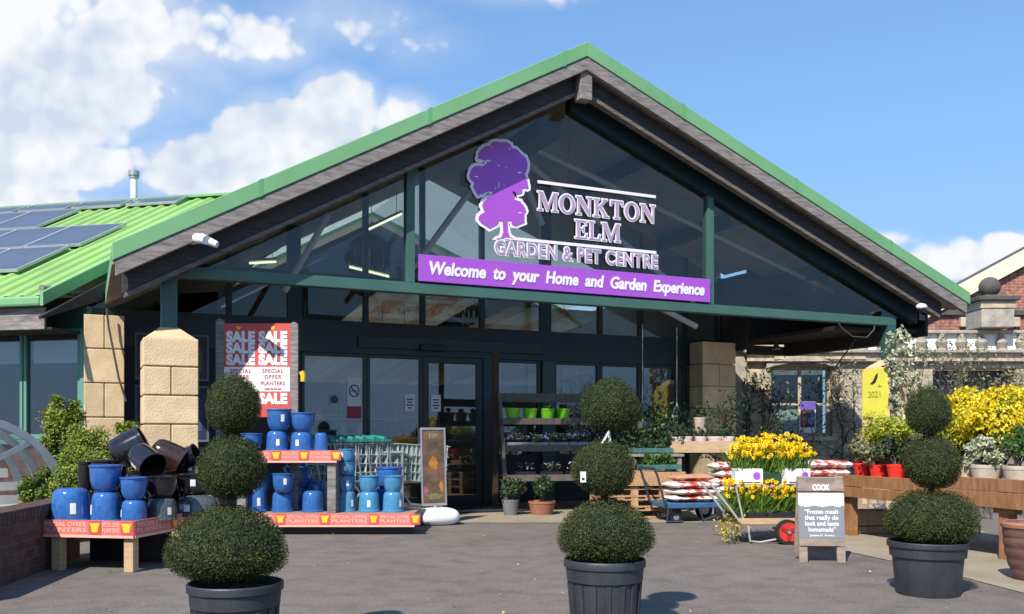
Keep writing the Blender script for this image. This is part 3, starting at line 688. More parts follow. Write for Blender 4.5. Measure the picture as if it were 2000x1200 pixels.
# solar panels
PANW = 1.05
def panel(x1, r0, r1, lab, w=PANW):
    sl = math.atan(TP)
    t = thing('solar_panel', lab, 'solar panel', WING.matrix_basis @ Vector((x1 - w / 2, r0, wz(r0) + .10)), WANG, 'solar panels on the green roof')
    Ln = (r1 - r0) / math.cos(sl)
    M = Matrix.Rotation(sl, 4, 'X')
    f = MB(); f.M = M; e = .022
    f.box(-w / 2 + .008, -w / 2 + e + .008, 0, Ln, -.03, .012); f.box(w / 2 - e - .008, w / 2 - .008, 0, Ln, -.03, .012)
    f.box(-w / 2 + e + .008, w / 2 - e - .008, 0, e, -.03, .012); f.box(-w / 2 + e + .008, w / 2 - e - .008, Ln - e, Ln, -.03, .012)
    f.build('frame', mat('pale_panel_frame', (.46, .48, .52), .4, .1, 8, metal=.2), t)
    c = MB(); c.M = M; c.box(-w / 2 + e + .009, w / 2 - e - .009, e + .001, Ln - e - .001, -.02, .004); c.build('cell_sheet', SOLAR, t)
    for rr in (.25, .75):
        l = MB(); l.M = M; l.box(-w / 2 + .1, w / 2 - .1, Ln * rr - .02, Ln * rr + .02, -.095, -.032); l.build('mounting_rail', GALV, t)
for row, (r0, r1, x1, n, nm) in enumerate(((.86, 1.95, -1.27, 3, 'bottom'), (2.0, 3.12, -1.12, 4, 'second'), (3.2, 4.36, -2.95, 3, 'third'), (4.45, 4.93, -1.06, 5, 'top'))):
    for k in range(n):
        panel(x1 - k * (PANW + (.0 if row < 3 else .1)), r0, r1, 'dark solar panel, %s from the right in the %s row on the green roof' % (('first', 'second', 'third', 'fourth', 'fifth')[k], nm))

# ------------------------------------------------------------------ signs on the gable
FZ = (R(90), 0, 0)
def sgn(name, label, cat, s, d, z): return thing(name, label, cat, W(s, d, z), ANG)
bn = sgn('welcome_sign', 'long purple welcome board with white italic words under the glazed gable', 'sign', 5.17, -.09, 3.245)
MB().box(-2.24, 2.23, 0, .018, -.165, .17).build('board', PURPLE, bn, bevel=.003)
text('lettering', 'Welcome  to  your  Home  and  Garden  Experience', .225, LETTER, bn, (.0, -.004, .0), FZ, off=.008, shear=.18, fit=4.22)
# tree emblem, traced as one raised shape on the glass
TREE = [(470,1130),(530,1105),(548,1060),(545,950),(520,945),(500,985),(440,1015),(410,1030),(370,1000),(320,970),(282,925),(290,880),(325,850),(350,845),(335,800),(320,775),(345,720),(400,670),(440,640),(400,635),(350,660),(290,675),(255,620),(230,570),(240,530),(205,500),(190,460),(205,400),(240,350),(290,340),(345,345),(380,310),(340,300),(280,290),(285,240),(300,190),(350,140),(405,130),(430,95),(520,85),(600,90),(645,120),(655,150),(705,165),(750,215),(800,250),(825,320),(825,390),(795,445),(825,500),(835,600),(770,605),(765,650),(700,665),(655,620),(690,670),(700,710),(750,725),(790,780),(815,835),(790,870),(795,960),(720,990),(690,1005),(640,980),(635,945),(612,945),(615,1040),(635,1100),(690,1130)]
def tp(p): 
    s, z = pl(880 + p[0] / 5.456, 260 + p[1] / 5.456, -.03); return s, z
tpts = [tp(p) for p in TREE]; tc0 = (sum(p[0] for p in tpts) / len(tpts), min(p[1] for p in tpts))
tl = sgn('tree_emblem_sign', 'purple tree emblem with white outline on the gable glass', 'sign', tc0[0], -.03, tc0[1])
def rag(pts, n=3, amp=.006):
    out = []
    for i, p in enumerate(pts):
        q = pts[(i + 1) % len(pts)]
        for k in range(n):
            t = k / n; a = amp if p[1] > tc0[1] + .32 else 0
            out.append((p[0] + (q[0] - p[0]) * t + random.uniform(-a, a) - tc0[0], p[1] + (q[1] - p[1]) * t + random.uniform(-a, a) - tc0[1]))
    return out
tr_ = rag(tpts)
outline('white_outline', [tr_], LETTER, tl, (0, 0, 0), FZ, .004, .026)
outline('tree_face', [tr_], PURPD, tl, (0, -.008, 0), FZ, .005, -.014)
for (x, y, w, h) in ((400, 300, 70, 16), (510, 350, 34, 8), (590, 372, 10, 22), (270, 470, 60, 7), (510, 560, 12, 70), (475, 592, 16, 22), (565, 560, 9, 24), (430, 150, 10, 36), (622, 172, 12, 30), (735, 425, 60, 14), (350, 840, 40, 14), (735, 855, 46, 10), (690, 708, 40, 14)):
    a = tp((x - w / 2, y + h / 2)); b = tp((x + w / 2, y - h / 2)); m_ = ((a[0] + b[0]) / 2 - tc0[0], (a[1] + b[1]) / 2 - tc0[1]); ww, hh = (b[0] - a[0]) / 2, (b[1] - a[1]) / 2
    pts = [(m_[0] + ww * math.cos(k * 1.047) * random.uniform(.6, 1.1), -.0165, m_[1] + hh * math.sin(k * 1.047) * random.uniform(.6, 1.1)) for k in range(6)]
    MB().prism(pts[::-1], (0, .003, 0)).build('white_fleck', LETTER, tl)
GL = {'T': (.78, [[(.22,0),(.56,0),(.56,.05),(.47,.08),(.47,.94),(.6,.94),(.72,.72),(.77,.72),(.75,1),(.03,1),(.01,.72),(.06,.72),(.18,.94),(.31,.94),(.31,.08),(.22,.05)]]),
 'L': (.70, [[(0,0),(.66,0),(.7,.3),(.65,.3),(.56,.07),(.26,.07),(.26,.92),(.35,.95),(.35,1),(0,1),(0,.95),(.1,.92),(.1,.08),(0,.05)]]),
 'E': (.70, [[(0,0),(.66,0),(.7,.28),(.65,.28),(.55,.07),(.26,.07),(.26,.48),(.44,.48),(.48,.36),(.52,.36),(.52,.68),(.48,.68),(.44,.56),(.26,.56),(.26,.93),(.53,.93),(.62,.75),(.67,.75),(.65,1),(0,1),(0,.95),(.1,.92),(.1,.08),(0,.05)]]),
 'N': (.90, [[(0,0),(.28,0),(.28,.05),(.18,.08),(.18,.72),(.70,0),(.8,0),(.8,.92),(.9,.95),(.9,1),(.62,1),(.62,.95),(.72,.92),(.72,.34),(.28,1),(0,1),(0,.95),(.1,.91),(.1,.08),(0,.05)]]),
 'M': (1.12, [[(0,0),(.28,0),(.28,.05),(.18,.08),(.18,.76),(.49,0),(.56,0),(.87,.76),(.87,.08),(.79,.05),(.79,0),(1.12,0),(1.12,.05),(1.03,.08),(1.03,.92),(1.12,.95),(1.12,1),(.86,1),(.57,.30),(.28,1),(0,1),(0,.95),(.1,.92),(.1,.08),(0,.05)]]),
 'K': (.90, [[(0,0),(.36,0),(.36,.05),(.26,.08),(.26,.40),(.34,.5),(.6,.07),(.56,.05),(.56,0),(.9,0),(.9,.05),(.82,.07),(.46,.6),(.72,.9),(.82,.95),(.82,1),(.52,1),(.52,.95),(.6,.92),(.26,.54),(.26,.92),(.35,.95),(.35,1),(0,1),(0,.95),(.1,.92),(.1,.08),(0,.05)]]),
 'O': (.86, [[(.43 + .44 * math.cos(k * math.pi / 14), .5 + .52 * math.sin(k * math.pi / 14)) for k in range(28)], [(.43 + .26 * math.cos(-k * math.pi / 14), .5 + .42 * math.sin(-k * math.pi / 14)) for k in range(28)]])}
def serif(word, x0, x1, z0, z1):
    g = .09; tot = sum(GL[c][0] for c in word) + g * (len(word) - 1); sx = (x1 - x0) / tot; sz = z1 - z0; x = x0; out = []
    for c in word:
        w, pp = GL[c]
        out += [[(x + p[0] * sx, z0 + p[1] * sz) for p in poly] for poly in pp]; x += (w + g) * sx
    return out
def q(px, py): return pl(px, py, -.03)
nm = sgn('shop_name_sign', 'purple and white shop name lettering with three white rules on the gable glass', 'sign', 6.0, -.03, 3.9)
def rel(pl_): return [[(a - 6.0, b - 3.9) for a, b in poly] for poly in pl_]
a, b, c = q(1050, 415), q(1279, 432), q(1052, 380)
P1 = rel(serif('MONKTON', a[0], b[0], (a[1] + b[1]) / 2, (a[1] + b[1]) / 2 + .25))
a, b = q(1123, 466), q(1211, 473); P2 = rel(serif('ELM', a[0], b[0], (a[1] + b[1]) / 2, (a[1] + b[1]) / 2 + .25))
for P in (P1, P2):
    j = 0
    while j < len(P):
        n_ = 2 if j + 1 < len(P) and len(P[j]) == 28 and len(P[j + 1]) == 28 else 1
        lo_ = outline('letter', P[j:j + n_], LETTER, nm, (0, 0, 0), FZ, .004, .014)
        outline('letter_face', P[j:j + n_], LILAC, lo_, (0, 0, .006), (0, 0, 0), .005, -.003); j += n_
for p, r_ in (((1050, 361), (1280, 380)), ((985, 468), (1281, 491))):
    a, b = q(*p), q(*r_); z = (a[1] + b[1]) / 2
    MB().box(a[0] - 6.0, b[0] - 6.0, -.012, .004, z - 3.9 - .02, z - 3.9 + .02).build('rule', LETTER, nm)
a, b = q(967, 488), q(1283, 510); zc = (a[1] + b[1]) / 2
text('letter_outline', 'GARDEN & PET CENTRE', .262, LETTER, nm, ((a[0] + b[0]) / 2 - 6.0, 0, zc - 3.9), FZ, off=.019, space=1.1, fit=b[0] - a[0] + .04)
text('letter_face', 'GARDEN & PET CENTRE', .262, LILAC, nm, ((a[0] + b[0]) / 2 - 6.0, -.006, zc - 3.9), FZ, off=.001, space=1.1, fit=b[0] - a[0] + .01, ext=.005)
# notice boards on the navy wall behind the front left pillar
for (z0, z1, lab, cnt) in ((1.93, 2.60, 'upper grey notice board on the navy wall behind the left pillar', 0), (1.05, 1.86, 'lower blue tinted notice board on the navy wall behind the left pillar', 1)):
    t = sgn('notice_board', lab, 'notice board', .28, D - .03, z0)
    f = MB(); w = .50; h = z1 - z0
    f.box(-w, -w + .03, 0, .03, 0, h); f.box(w - .03, w, 0, .03, 0, h); f.box(-w + .03, w - .03, 0, .03, 0, .03); f.box(-w + .03, w - .03, 0, .03, h - .03, h)
    f.build('frame', mat('dull_grey_frame', (.13, .15, .165), .5, .1, 4), t)
    MB().box(-w + .031, w - .031, .012, .02, .031, h - .031).build('backing', mat('notice_back%d' % cnt, ((.035, .045, .055), (.02, .035, .075))[cnt], .5, .4, 3), t)
    for (x, z, pw, ph) in ((-.36, h * .55, .2, .2), (-.1, h * .6, .22, .26), (.28, h * .5, .26, h * .62), (-.3, h * .22, .24, .16), (-.02, h * .2, .2, .18)):
        MB().box(x - pw / 2, x + pw / 2, .008, .0115, z - ph / 2, z + ph / 2).build('pinned_paper', mat('faded_notice%d' % cnt, ((.09, .10, .105), (.04, .07, .14))[cnt], .7, .5, 9), t)
# stickers and notices on the doors
t = sgn('no_smoking_sign', 'small white no smoking notice with red foot on the glass left of the doors', 'sign', ps(693, 3.0), D + .040, 1.42)
MB().box(-.11, .11, 0, .004, .18, .62).build('paper', PAPER, t); MB().box(-.11, .11, 0, .004, -.01, .18).build('red_foot', REDINK, t)
ring = MB(); ring.tube([(.075 * math.cos(k * .2618), -.003, .42 + .09 * math.sin(k * .2618)) for k in range(25)], .008, 6); ring.tube([(-.055, -.003, .48), (.055, -.003, .36)], .007, 6); ring.box(-.05, .05, -.004, -.001, .41, .425)
ring.build('barred_circle', INK, t)
t = sgn('round_sticker', 'round dark blue sticker on white square stuck to the glass left of the doors', 'sticker', ps(654, 3.0), D + .040, 1.70)
MB().box(-.075, .075, 0, .003, -.08, .08).build('paper', mat('grey_paper', (.38, .42, .47), .6), t)
MB().tube([(0, -.004, 0), (0, .0, 0)], .062, 24).build('disc', mat('navy_sticker', (.03, .05, .11), .5), t)
for px, lab in ((802, 'white paper notice on the left sliding door'), (853, 'white paper notice on the right sliding door')):
    t = sgn('paper_notice', lab, 'notice', ps(px, 3.0), D + .040, 1.66)
    MB().box(-.085, .085, 0, .003, -.13, .14).build('paper', PAPER, t)
    l = MB()
    for k, w in enumerate((.055, .04, .06, .03)): l.box(-w, w, -.002, -.0005, .05 - k * .045, .07 - k * .045)
    l.build('print', INK, t)
# security cameras and cables
t = sgn('security_camera', 'white bullet security camera on the left end of the gable board', 'camera', .30, -.43, 3.27)
b_ = MB(); b_.tube([(-.07, -.02, .03), (.0, -.16, .0), (.03, -.22, -.02)], .055, 14, r1=.05); b_.build('housing', WHITE, t, smooth=True)
MB().tube([(-.09, .0, .04), (-.09, .025, .04)], .075, 16).build('mount', WHITE, t, smooth=True); MB().tube([(-.09, .0, .04), (-.06, -.04, .03)], .022, 8).build('arm', WHITE, t)
sh = MB().tube([(-.02, -.12, .02), (.14, -.22, -.06)], .052, 12, r1=.035); sh.build('sun_shield', WHITE, t, smooth=True)
t = sgn('security_camera', 'white dome security camera low on the right gable board', 'camera', pl(1797, 600, -.43)[0], -.46, pl(1797, 600, -.43)[1])
MB().ball((0, 0, 0), (.10, .07, .055), 18).build('housing', WHITE, t, smooth=True); MB().ball((0, -.005, -.035), (.075, .06, .06), 16).build('lens_dome', BLACKP, t, smooth=True)
def cable(lab, pts, r=.012):
    o = MB(); p0 = pts[0]; o.tube([p - p0 for p in pts], r, 6)
    return tag(o.build('cable', mat('grey_cable', (.06, .06, .06), .6, .1, 5), None, smooth=True, loc=p0), lab, 'cable')
cable('loop of grey cable sagging below the right end of the front beam', [W(*pl(x, y, -.02)[:1], -.05, pl(x, y, -.02)[1]) for x, y in ((1628, 622), (1640, 640), (1662, 658), (1690, 660), (1704, 645), (1706, 632), (1714, 628))])
cable('thin cable hanging from the soffit down the left back pillar', [W(ps(208, 2.5), 2.45, 2.85), W(ps(212, 2.5), 2.45, 2.6), W(ps(232, 2.5), 2.4, 1.9), W(ps(246, 2.5), 2.4, 1.6)], .014)
cable('short bent cable at the left end of the front beam', [W(-.12, -.1, 3.05), W(-.05, -.14, 2.93), W(.06, -.12, 2.92), W(.2, -.1, 2.99)], .012)

# ------------------------------------------------------------------ topiaries
def ball_leaves(n, shape, size, seed, cover=.92):
    """one clipped ball of foliage: dark core plus many small leaves"""
    k = rng.normal(0, 1, (34, 3)); k = unit(k); amp = rng.uniform(-.045, .09, 34)
    def lump(Dn): return 1 + (np.exp(-((1 - Dn @ k.T) * 9)) * amp).sum(1) - .03
    def shp(Dn):
        r = lump(Dn)[:, None]; P = Dn * r
        P = np.where(P[:, 2:3] < 0, P * np.array([1, 1, shape]), P)
        return P
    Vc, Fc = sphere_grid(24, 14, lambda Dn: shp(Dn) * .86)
    Dn = rdirs(n); P = shp(Dn) * rng.uniform(.86, 1.01, (n, 1)) + rng.normal(0, .006, (n, 3))
    gaps = (np.sin(P[:, 0] * 17 + 1.3 * seed) * np.sin(P[:, 1] * 19 + seed) * np.sin(P[:, 2] * 15 + 2 * seed)); P *= (1 - .05 * (gaps > .35))[:, None]; sh_ = rng.random(n) < .03; P[sh_] *= rng.uniform(1.01, 1.07, (sh_.sum(), 1))
    V, Fq = leaves(P, Dn, size, .5, .75)
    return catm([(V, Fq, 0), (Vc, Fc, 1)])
FOL = {}
def folmesh(kind):
    if kind in FOL: return FOL[kind]
    n, sh, sz, sd = {'low': (26000, .72, .040, 1), 'mid': (19000, .85, .047, 2), 'top': (17000, .9, .050, 3)}[kind]
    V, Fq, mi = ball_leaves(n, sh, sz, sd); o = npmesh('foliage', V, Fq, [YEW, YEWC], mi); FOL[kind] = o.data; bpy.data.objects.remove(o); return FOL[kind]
def topiary(label, Y, px, balls, pot, base_px, ribs):
    loc = Vector(((px - 1000) / F * Y, Y, 0)); t = thing('potted_topiary', label, 'topiary', loc, random.uniform(-.3, .3) * 0, 'three tier topiaries in black tubs')
    k = Y / F
    def X(x): return (x - px) * k
    def Z(y): return H + (HY - y) * k
    rr, rb, zr = pot; g = MB()
    prof = [(.001, .012), (rb * .97, .012), (rb, .0), (rb * 1.02, .012)]
    prof += [(rb + (rr * .90 - rb) * .76, zr * .70), (rr * .925, zr * .715), (rr * .95, zr * .885), (rr * .995, zr * .90), (rr, zr * .93), (rr, zr * .985), (rr * .985, zr), (rr * .94, zr), (rr * .92, zr * .9), (.001, zr * .88)]
    g.lathe(prof, 48)
    if ribs:
        for j in range(16):
            a = 2 * math.pi * j / 16; ca, sa = math.cos(a), math.sin(a); tn = Vector((-sa, ca, 0))
            lo = Vector((ca * rb * 1.015, sa * rb * 1.015, .015)); hi = Vector((ca * (rr * .885), sa * (rr * .885), zr * .69))
            g.beam(lo, hi, .028, .014, up=(ca, sa, 0))
    g.build('pot', POTBLK, t, smooth=True, angle=30)
    MB().lathe([(.001, zr * .9), (rr * .92, zr * .895)], 24).build('soil', SOIL, t)
    trk = [Vector((0, 0, zr * .85))]
    for j, (x0, x1, y0, y1, kind) in enumerate(balls):
        o = bpy.data.objects.new('foliage', folmesh(kind)); COL.objects.link(o); o.parent = t
        sh = {'low': .72, 'mid': .85, 'top': .9}[kind]; hz = (Z(y0) - Z(y1)) / (1 + sh); rx = (X(x1) - X(x0)) / 2 * .955
        o.location = (X((x0 + x1) / 2), 0, Z(y1) + hz * sh); o.scale = (rx, rx, hz); o.rotation_euler = (0, 0, j * 1.3 + px * .7)
        trk.append(Vector(o.location))
    MB().tube(trk, .022, 8).build('trunk', BARK, t, smooth=True)
    return t
topiary('topiary nearest the camera in a ribbed black tub, standing in front of the blue pots', 4.68, 460, [(328, 565, 985, 1142, 'low'), (383, 525, 850, 978, 'mid'), (400, 512, 732, 848, 'top')], (.239, .195, .405), 0, True)
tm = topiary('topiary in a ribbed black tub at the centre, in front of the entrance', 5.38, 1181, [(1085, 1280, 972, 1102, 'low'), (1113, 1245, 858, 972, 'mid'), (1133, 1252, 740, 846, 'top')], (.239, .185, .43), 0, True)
topiary('topiary in a plain grey black tub beside the wooden staging on the right', 6.68, 1812, [(1727, 1905, 955, 1068, 'low'), (1765, 1878, 850, 958, 'mid'), (1768, 1860, 756, 850, 'top')], (.278, .213, .385), 0, False)
k = 5.38 / F
tg = MB(); tg.add([(0, 0, 0), (.018, .0, .01), (.055, 0, .075), (.045, .0, .08)], [(0, 1, 2, 3)]); tg.M = Matrix.Translation((.045, .02, .01)); tg.add([(0, 0, 0), (.02, 0, 0), (.012, .01, .06), (.002, .01, .06)], [(0, 1, 2, 3)])
tag(tg.build('plant_label', PAPER, None, loc=at(1173, 868, 5.30)), 'slanted white plant label stuck in the gap of the centre topiary', 'label')
tg = MB(); tg.box(-.016, .016, 0, .002, -.030, .030); o = tg.build('price_tag', PAPER, None, loc=at(1139, 932, 5.2)); tag(o, 'white price tag hanging at the lower left of the centre topiary', 'price tag')
MB().box(-.008, .008, -.0015, -.0003, -.018, -.004).build('print', INK, o)

# ------------------------------------------------------------------ glazed pots
def pot_profile(kind):
    if kind == 'bowl': return [(.001, 0), (.52, 0), (.60, .02), (.80, .16), (.92, .42), (.96, .78), (.965, .90), (1.03, .93), (1.04, .985), (1.0, 1.0), (.93, .985), (.90, .85), (.85, .45), (.6, .1), (.001, .07)]
    return [(.001, 0), (.50, 0), (.60, .012), (.76, .055), (.865, .14), (.915, .28), (.945, .55), (.965, .86), (.97, .90), (1.035, .93), (1.04, .985), (1.0, 1.0), (.93, .985), (.91, .85), (.88, .3), (.7, .08), (.001, .06)]
POTS = {}
def glazed(label, x, y, z, w, h, m, inv=False, lab=0.0, rz=None, kind='bowl', group=None, rot=None):
    """pot of rim width w and height h standing with its lowest point at (x, y, z)"""
    key = (kind, m.name)
    if key not in POTS:
        o = MB().lathe(pot_profile(kind), 40).build('glazed_pot', m, None, smooth=True, angle=40); POTS[key] = o.data; bpy.data.objects.remove(o)
    o = bpy.data.objects.new('glazed_pot', POTS[key]); COL.objects.link(o); o.scale = (w / 2.08, w / 2.08, h)
    o.location = (x, y, z + (h if inv else 0)); o.rotation_euler = rot or ((math.pi, 0, 0) if inv else (0, 0, 0))
    tag(o, label, 'pot', group)
    if lab:
        # printed price sticker following the side of the pot, turned towards the customer
        a0 = -math.pi / 2 + lab + math.atan2(-x, y) * 0
        if inv: a0 = -a0
        s = MB(); zc0, zc1 = .42, .74; prf = pot_profile(kind)
        def rad(z):
            for (r0, z0), (r1, z1) in zip(prf, prf[1:]):
                if z0 <= z <= z1: return r0 + (r1 - r0) * (z - z0) / max(1e-6, z1 - z0)
            return .96
        vs = []; n = 5
        for i in range(n):
            for j in range(n):
                zz = zc0 + (zc1 - zc0) * i / (n - 1); a = a0 + (-.15 + .30 * j / (n - 1)); r = rad(zz) + .015
                vs.append((r * math.cos(a), r * math.sin(a), zz))
        s.add(vs, [(i * n + j, i * n + j + 1, (i + 1) * n + j + 1, (i + 1) * n + j) for i in range(n - 1) for j in range(n - 1)])
        s.build('price_label', PAPER, o, smooth=True)
    return o
def put(label, x0, x1, ytop, ybot, Y, m, inv=False, lab=0, kind='bowl', group=None, zb=None):
    k = Y / F; w = (x1 - x0) * k; h = (ybot - ytop) * k; z = H + (HY - ybot) * k if zb is None else zb
    return glazed(label, ((x0 + x1) / 2 - 1000) * k, Y, z, w, h, m, inv, lab, kind=kind, group=group)

# low table on the left, turned a little towards the entrance
T1A = R(-9.6); T1L = Vector((-3.98, 7.81, 0)); T1W = .84; T1D = 1.45; T1Z = .40
tb = thing('display_table', 'low table on timber legs with a red printed edge, loaded with blue and black pots', 'table', T1L, T1A)
MB().box(.0, T1W, .02, T1D, T1Z - .04, T1Z).build('table_top', WOODG, tb)
def banner(parent, x0, x1, z0, z1, pots, side=None, lines=('SPECIAL OFFER', 'PLANTERS'), y=0):
    M = Matrix() if side is None else side
    b = MB(); b.M = M; b.box(x0, x1, y - .014, y, z0, z1); o = b.build('printed_edge', RED, parent)
    b = MB(); b.M = M; b.box(x0, x1, y - .018, y - .0145, z0, z0 + .022); b.build('pale_strip', REDW, o)
    for px in pots:
        s = MB(); s.M = M; s.box(px - .055, px + .055, y - .0175, y - .0145, z0 + .026, z1 - .004); s.build('dark_square', REDB, o)
        p = MB(); p.M = M; zc = (z0 + z1) / 2 + .012; h = (z1 - z0) * .26
        p.prism([(px - .026, y - .021, zc - h), (px + .026, y - .021, zc - h), (px + .036, y - .021, zc + h * .5), (px + .045, y - .021, zc + h * .55), (px + .045, y - .021, zc + h), (px - .045, y - .021, zc + h), (px - .045, y - .021, zc + h * .55), (px - .036, y - .021, zc + h * .5)], (0, .003, 0)); p.build('flower_pot_print', YEL, o)
    ed = [x0] + sorted(pots) + [x1]
    for a, c in zip(ed[:-1], ed[1:]):
        if c - a < .2: continue
        a += .06 if a != x0 else .0; c -= .06 if c != x1 else .0
        for i, tx in enumerate(lines):
            sz = (z1 - z0) * .34
            q_ = text('print', tx, sz, REDW, o, tuple(M @ Vector(((a + c) / 2, y - .0155, (z0 + z1) / 2 + .012 + (.5 - i) * sz * .95))), (R(90), 0, M.to_euler().z), ext=.001, off=.001)
            wd = max(v.co.x for v in q_.data.vertices) - min(v.co.x for v in q_.data.vertices); q_.scale.x = (c - a) * .92 / wd
    return o
banner(tb, -.01, T1W + .01, T1Z - .11, T1Z + .035, (.50, .79))
banner(tb, .0, T1D, T1Z - .11, T1Z + .035, (.62, 1.3), Matrix.Translation((T1W + .002, 0, 0)) @ Matrix.Rotation(R(90), 4, 'Z'))
for x in (.07, T1W - .10):
    for y in (.02, T1D - .12): MB().box(x, x + .085, y, y + .085, 0, T1Z - .041).build('leg', WOOD, tb, bevel=.005)
MB().box(.02, T1W - .02, .62, .64, .005, T1Z - .045).build('dark_back_and_shade', BLACKP, tb)  # black sheet: dark back and the shade under the table together
GB, GK = 'blue pots on the low left table', 'black pots on the low left table'
put('large cobalt blue pot, upside down at the left end of the low table', 100, 177, 960, 1026, 7.98, BLUE, True, .55, 'cyl', GB, T1Z)
put('medium cobalt blue pot, upside down between the large blue pot and the smallest one', 177, 238, 968, 1027, 7.98, BLUE, True, -.9, 'cyl', GB, T1Z)
put('small cobalt blue pot, upside down at the right corner of the low table', 236, 288, 983, 1028, 7.90, BLUE, True, -1.0, 'cyl', GB, T1Z)
put('upright cobalt blue pot stacked on the medium inverted blue pot', 175, 238, 920, 972, 7.98, BLUE, False, 0, 'bowl', GB, T1Z + .262)
put('upright cobalt blue pot stacked on the smallest inverted blue pot', 235, 288, 941, 985, 7.90, BLUE, False, 0, 'bowl', GB, T1Z + .197)
for (lab, x0, x1, y0, y1, Y, m, inv, lb, kd, zb) in (
    ('mottled grey pot, upside down beside the smallest blue pot on the low table', 286, 346, 978, 1022, 8.15, GREYG, True, .9, 'cyl', T1Z),
    ('wide mottled grey bowl, upside down at the right side of the low table', 342, 432, 972, 1013, 8.60, GREYG, True, -.2, 'bowl', T1Z),
    ('black pot without label standing on the mottled grey pot of the low table', 284, 346, 938, 980, 8.15, BLKG, False, 0, 'bowl', T1Z + .20),
    ('black pot with two white labels standing on the wide grey bowl', 344, 415, 934, 974, 8.60, BLKG, False, .25, 'cyl', T1Z + .20),
    ('tall black pot at the back left of the low table beside the conifer', 152, 182, 902, 960, 8.75, BLKG, False, 0, 'cyl', None),
    ('wide black bowl behind the upper blue pot with a small label', 178, 252, 898, 950, 8.6, BLKG, False, .3, 'bowl', None),
    ('wide black bowl in the middle of the stack, its rim above the small blue pot', 250, 340, 920, 962, 8.5, BLKG, False, .55, 'bowl', None),
    ('dark grey black pot at the back right of the low table beside the topiary', 332, 384, 890, 940, 8.9, BLKG, False, .9, 'cyl', None),
    ('black pot standing on the table behind the lower row, under the wide bowls', 180, 250, 950, 1013, 8.75, BLKG, True, 0, 'cyl', T1Z),
    ('black pot upside down at the table back, under the tilted pots', 262, 335, 962, 1015, 8.65, BLKG, True, 0, 'cyl', T1Z),
    ('black pot at the far back corner of the low table, lowest of its stack', 325, 395, 938, 1005, 8.95, BLKG, True, 0, 'cyl', T1Z),
    ('black pot at the back left corner of the low table, lowest of its stack', 145, 195, 958, 1010, 8.8, BLKG, True, 0, 'cyl', T1Z)):
    put(lab, x0, x1, y0, y1, Y, m, inv, lb, kd, GK, zb)
def tilted(lab, px, py, Y, w, h, m, rot, lb=0):
    k = Y / F; o = glazed(lab, 0, 0, 0, w * k, h * k, m, False, lb, rot=rot, kind='cyl', group=GK); o.location = at(px, py, Y); return o
tilted('black pot lying on its side on top of the stack, its mouth turned up right', 222, 893, 8.6, 76, 66, BLKG, (R(-14), R(62), 0), .9)
tilted('black pot lying tilted, mouth down right, in front of the other tilted pots', 268, 884, 8.35, 58, 62, BLKG, (R(20), R(118), R(-14)), .6)
tilted('dark brown glazed pot lying tilted behind the two tilted black pots', 300, 876, 8.75, 62, 66, BRNG, (R(10), R(118), R(14)), 0)
tilted('small black pot lying at the right of the tilted pots', 345, 902, 8.8, 46, 42, BLKG, (R(0), R(70), R(0)), 0)

# two tier bench by the entrance
Y2 = 10.6; K2 = Y2 / F
def X2(px): return (px - 1000) * K2
def Z2(py): return H + (HY - py) * K2
BX0, BX1 = X2(455), X2(809); ZL, ZU = Z2(1003), Z2(881)
be = thing('display_bench', 'two tier timber bench with red printed edges holding blue and turquoise pots', 'display bench', (BX0, Y2, 0))
LW = BX1 - BX0; UX = X2(657) - BX0
MB().box(0, LW, .015, .82, ZL - .04, ZL).build('lower_shelf', WOODG, be)
MB().box(0, UX, .015, .34, ZU - .04, ZU).build('upper_shelf', WOODG, be)
banner(be, 0, LW + .005, ZL - .155, ZL + .0, (.55, 1.06, 1.62, 2.10), lines=('SPECIAL OFFER', 'PLANTERS'))
banner(be, 0, UX + .005, ZU - .135, ZU + .005, (.5, .82, 1.19), lines=('SPECIAL OFFER', 'PLANTERS'))
for x in (.04, UX - .11):
    for y in (.02, .24): MB().box(x, x + .10, y, y + .09, ZL, ZU - .041).build('post', TIMB, be, bevel=.006)
MB().box(.02, LW - .02, .10, .12, .004, ZL - .045).build('under_bench_shade', BLACKP, be)  # added black sheet stands in for the shade below the bench
for x in (.05, LW * .5, LW - .15):
    for y in (.13, .66): MB().box(x, x + .1, y, y + .1, 0, ZL - .041).build('foot', WOODG, be)
GU, GT = 'cobalt pots on the two tier bench', 'turquoise pots on the two tier bench'
U, Lo = 'upper tier', 'lower tier'
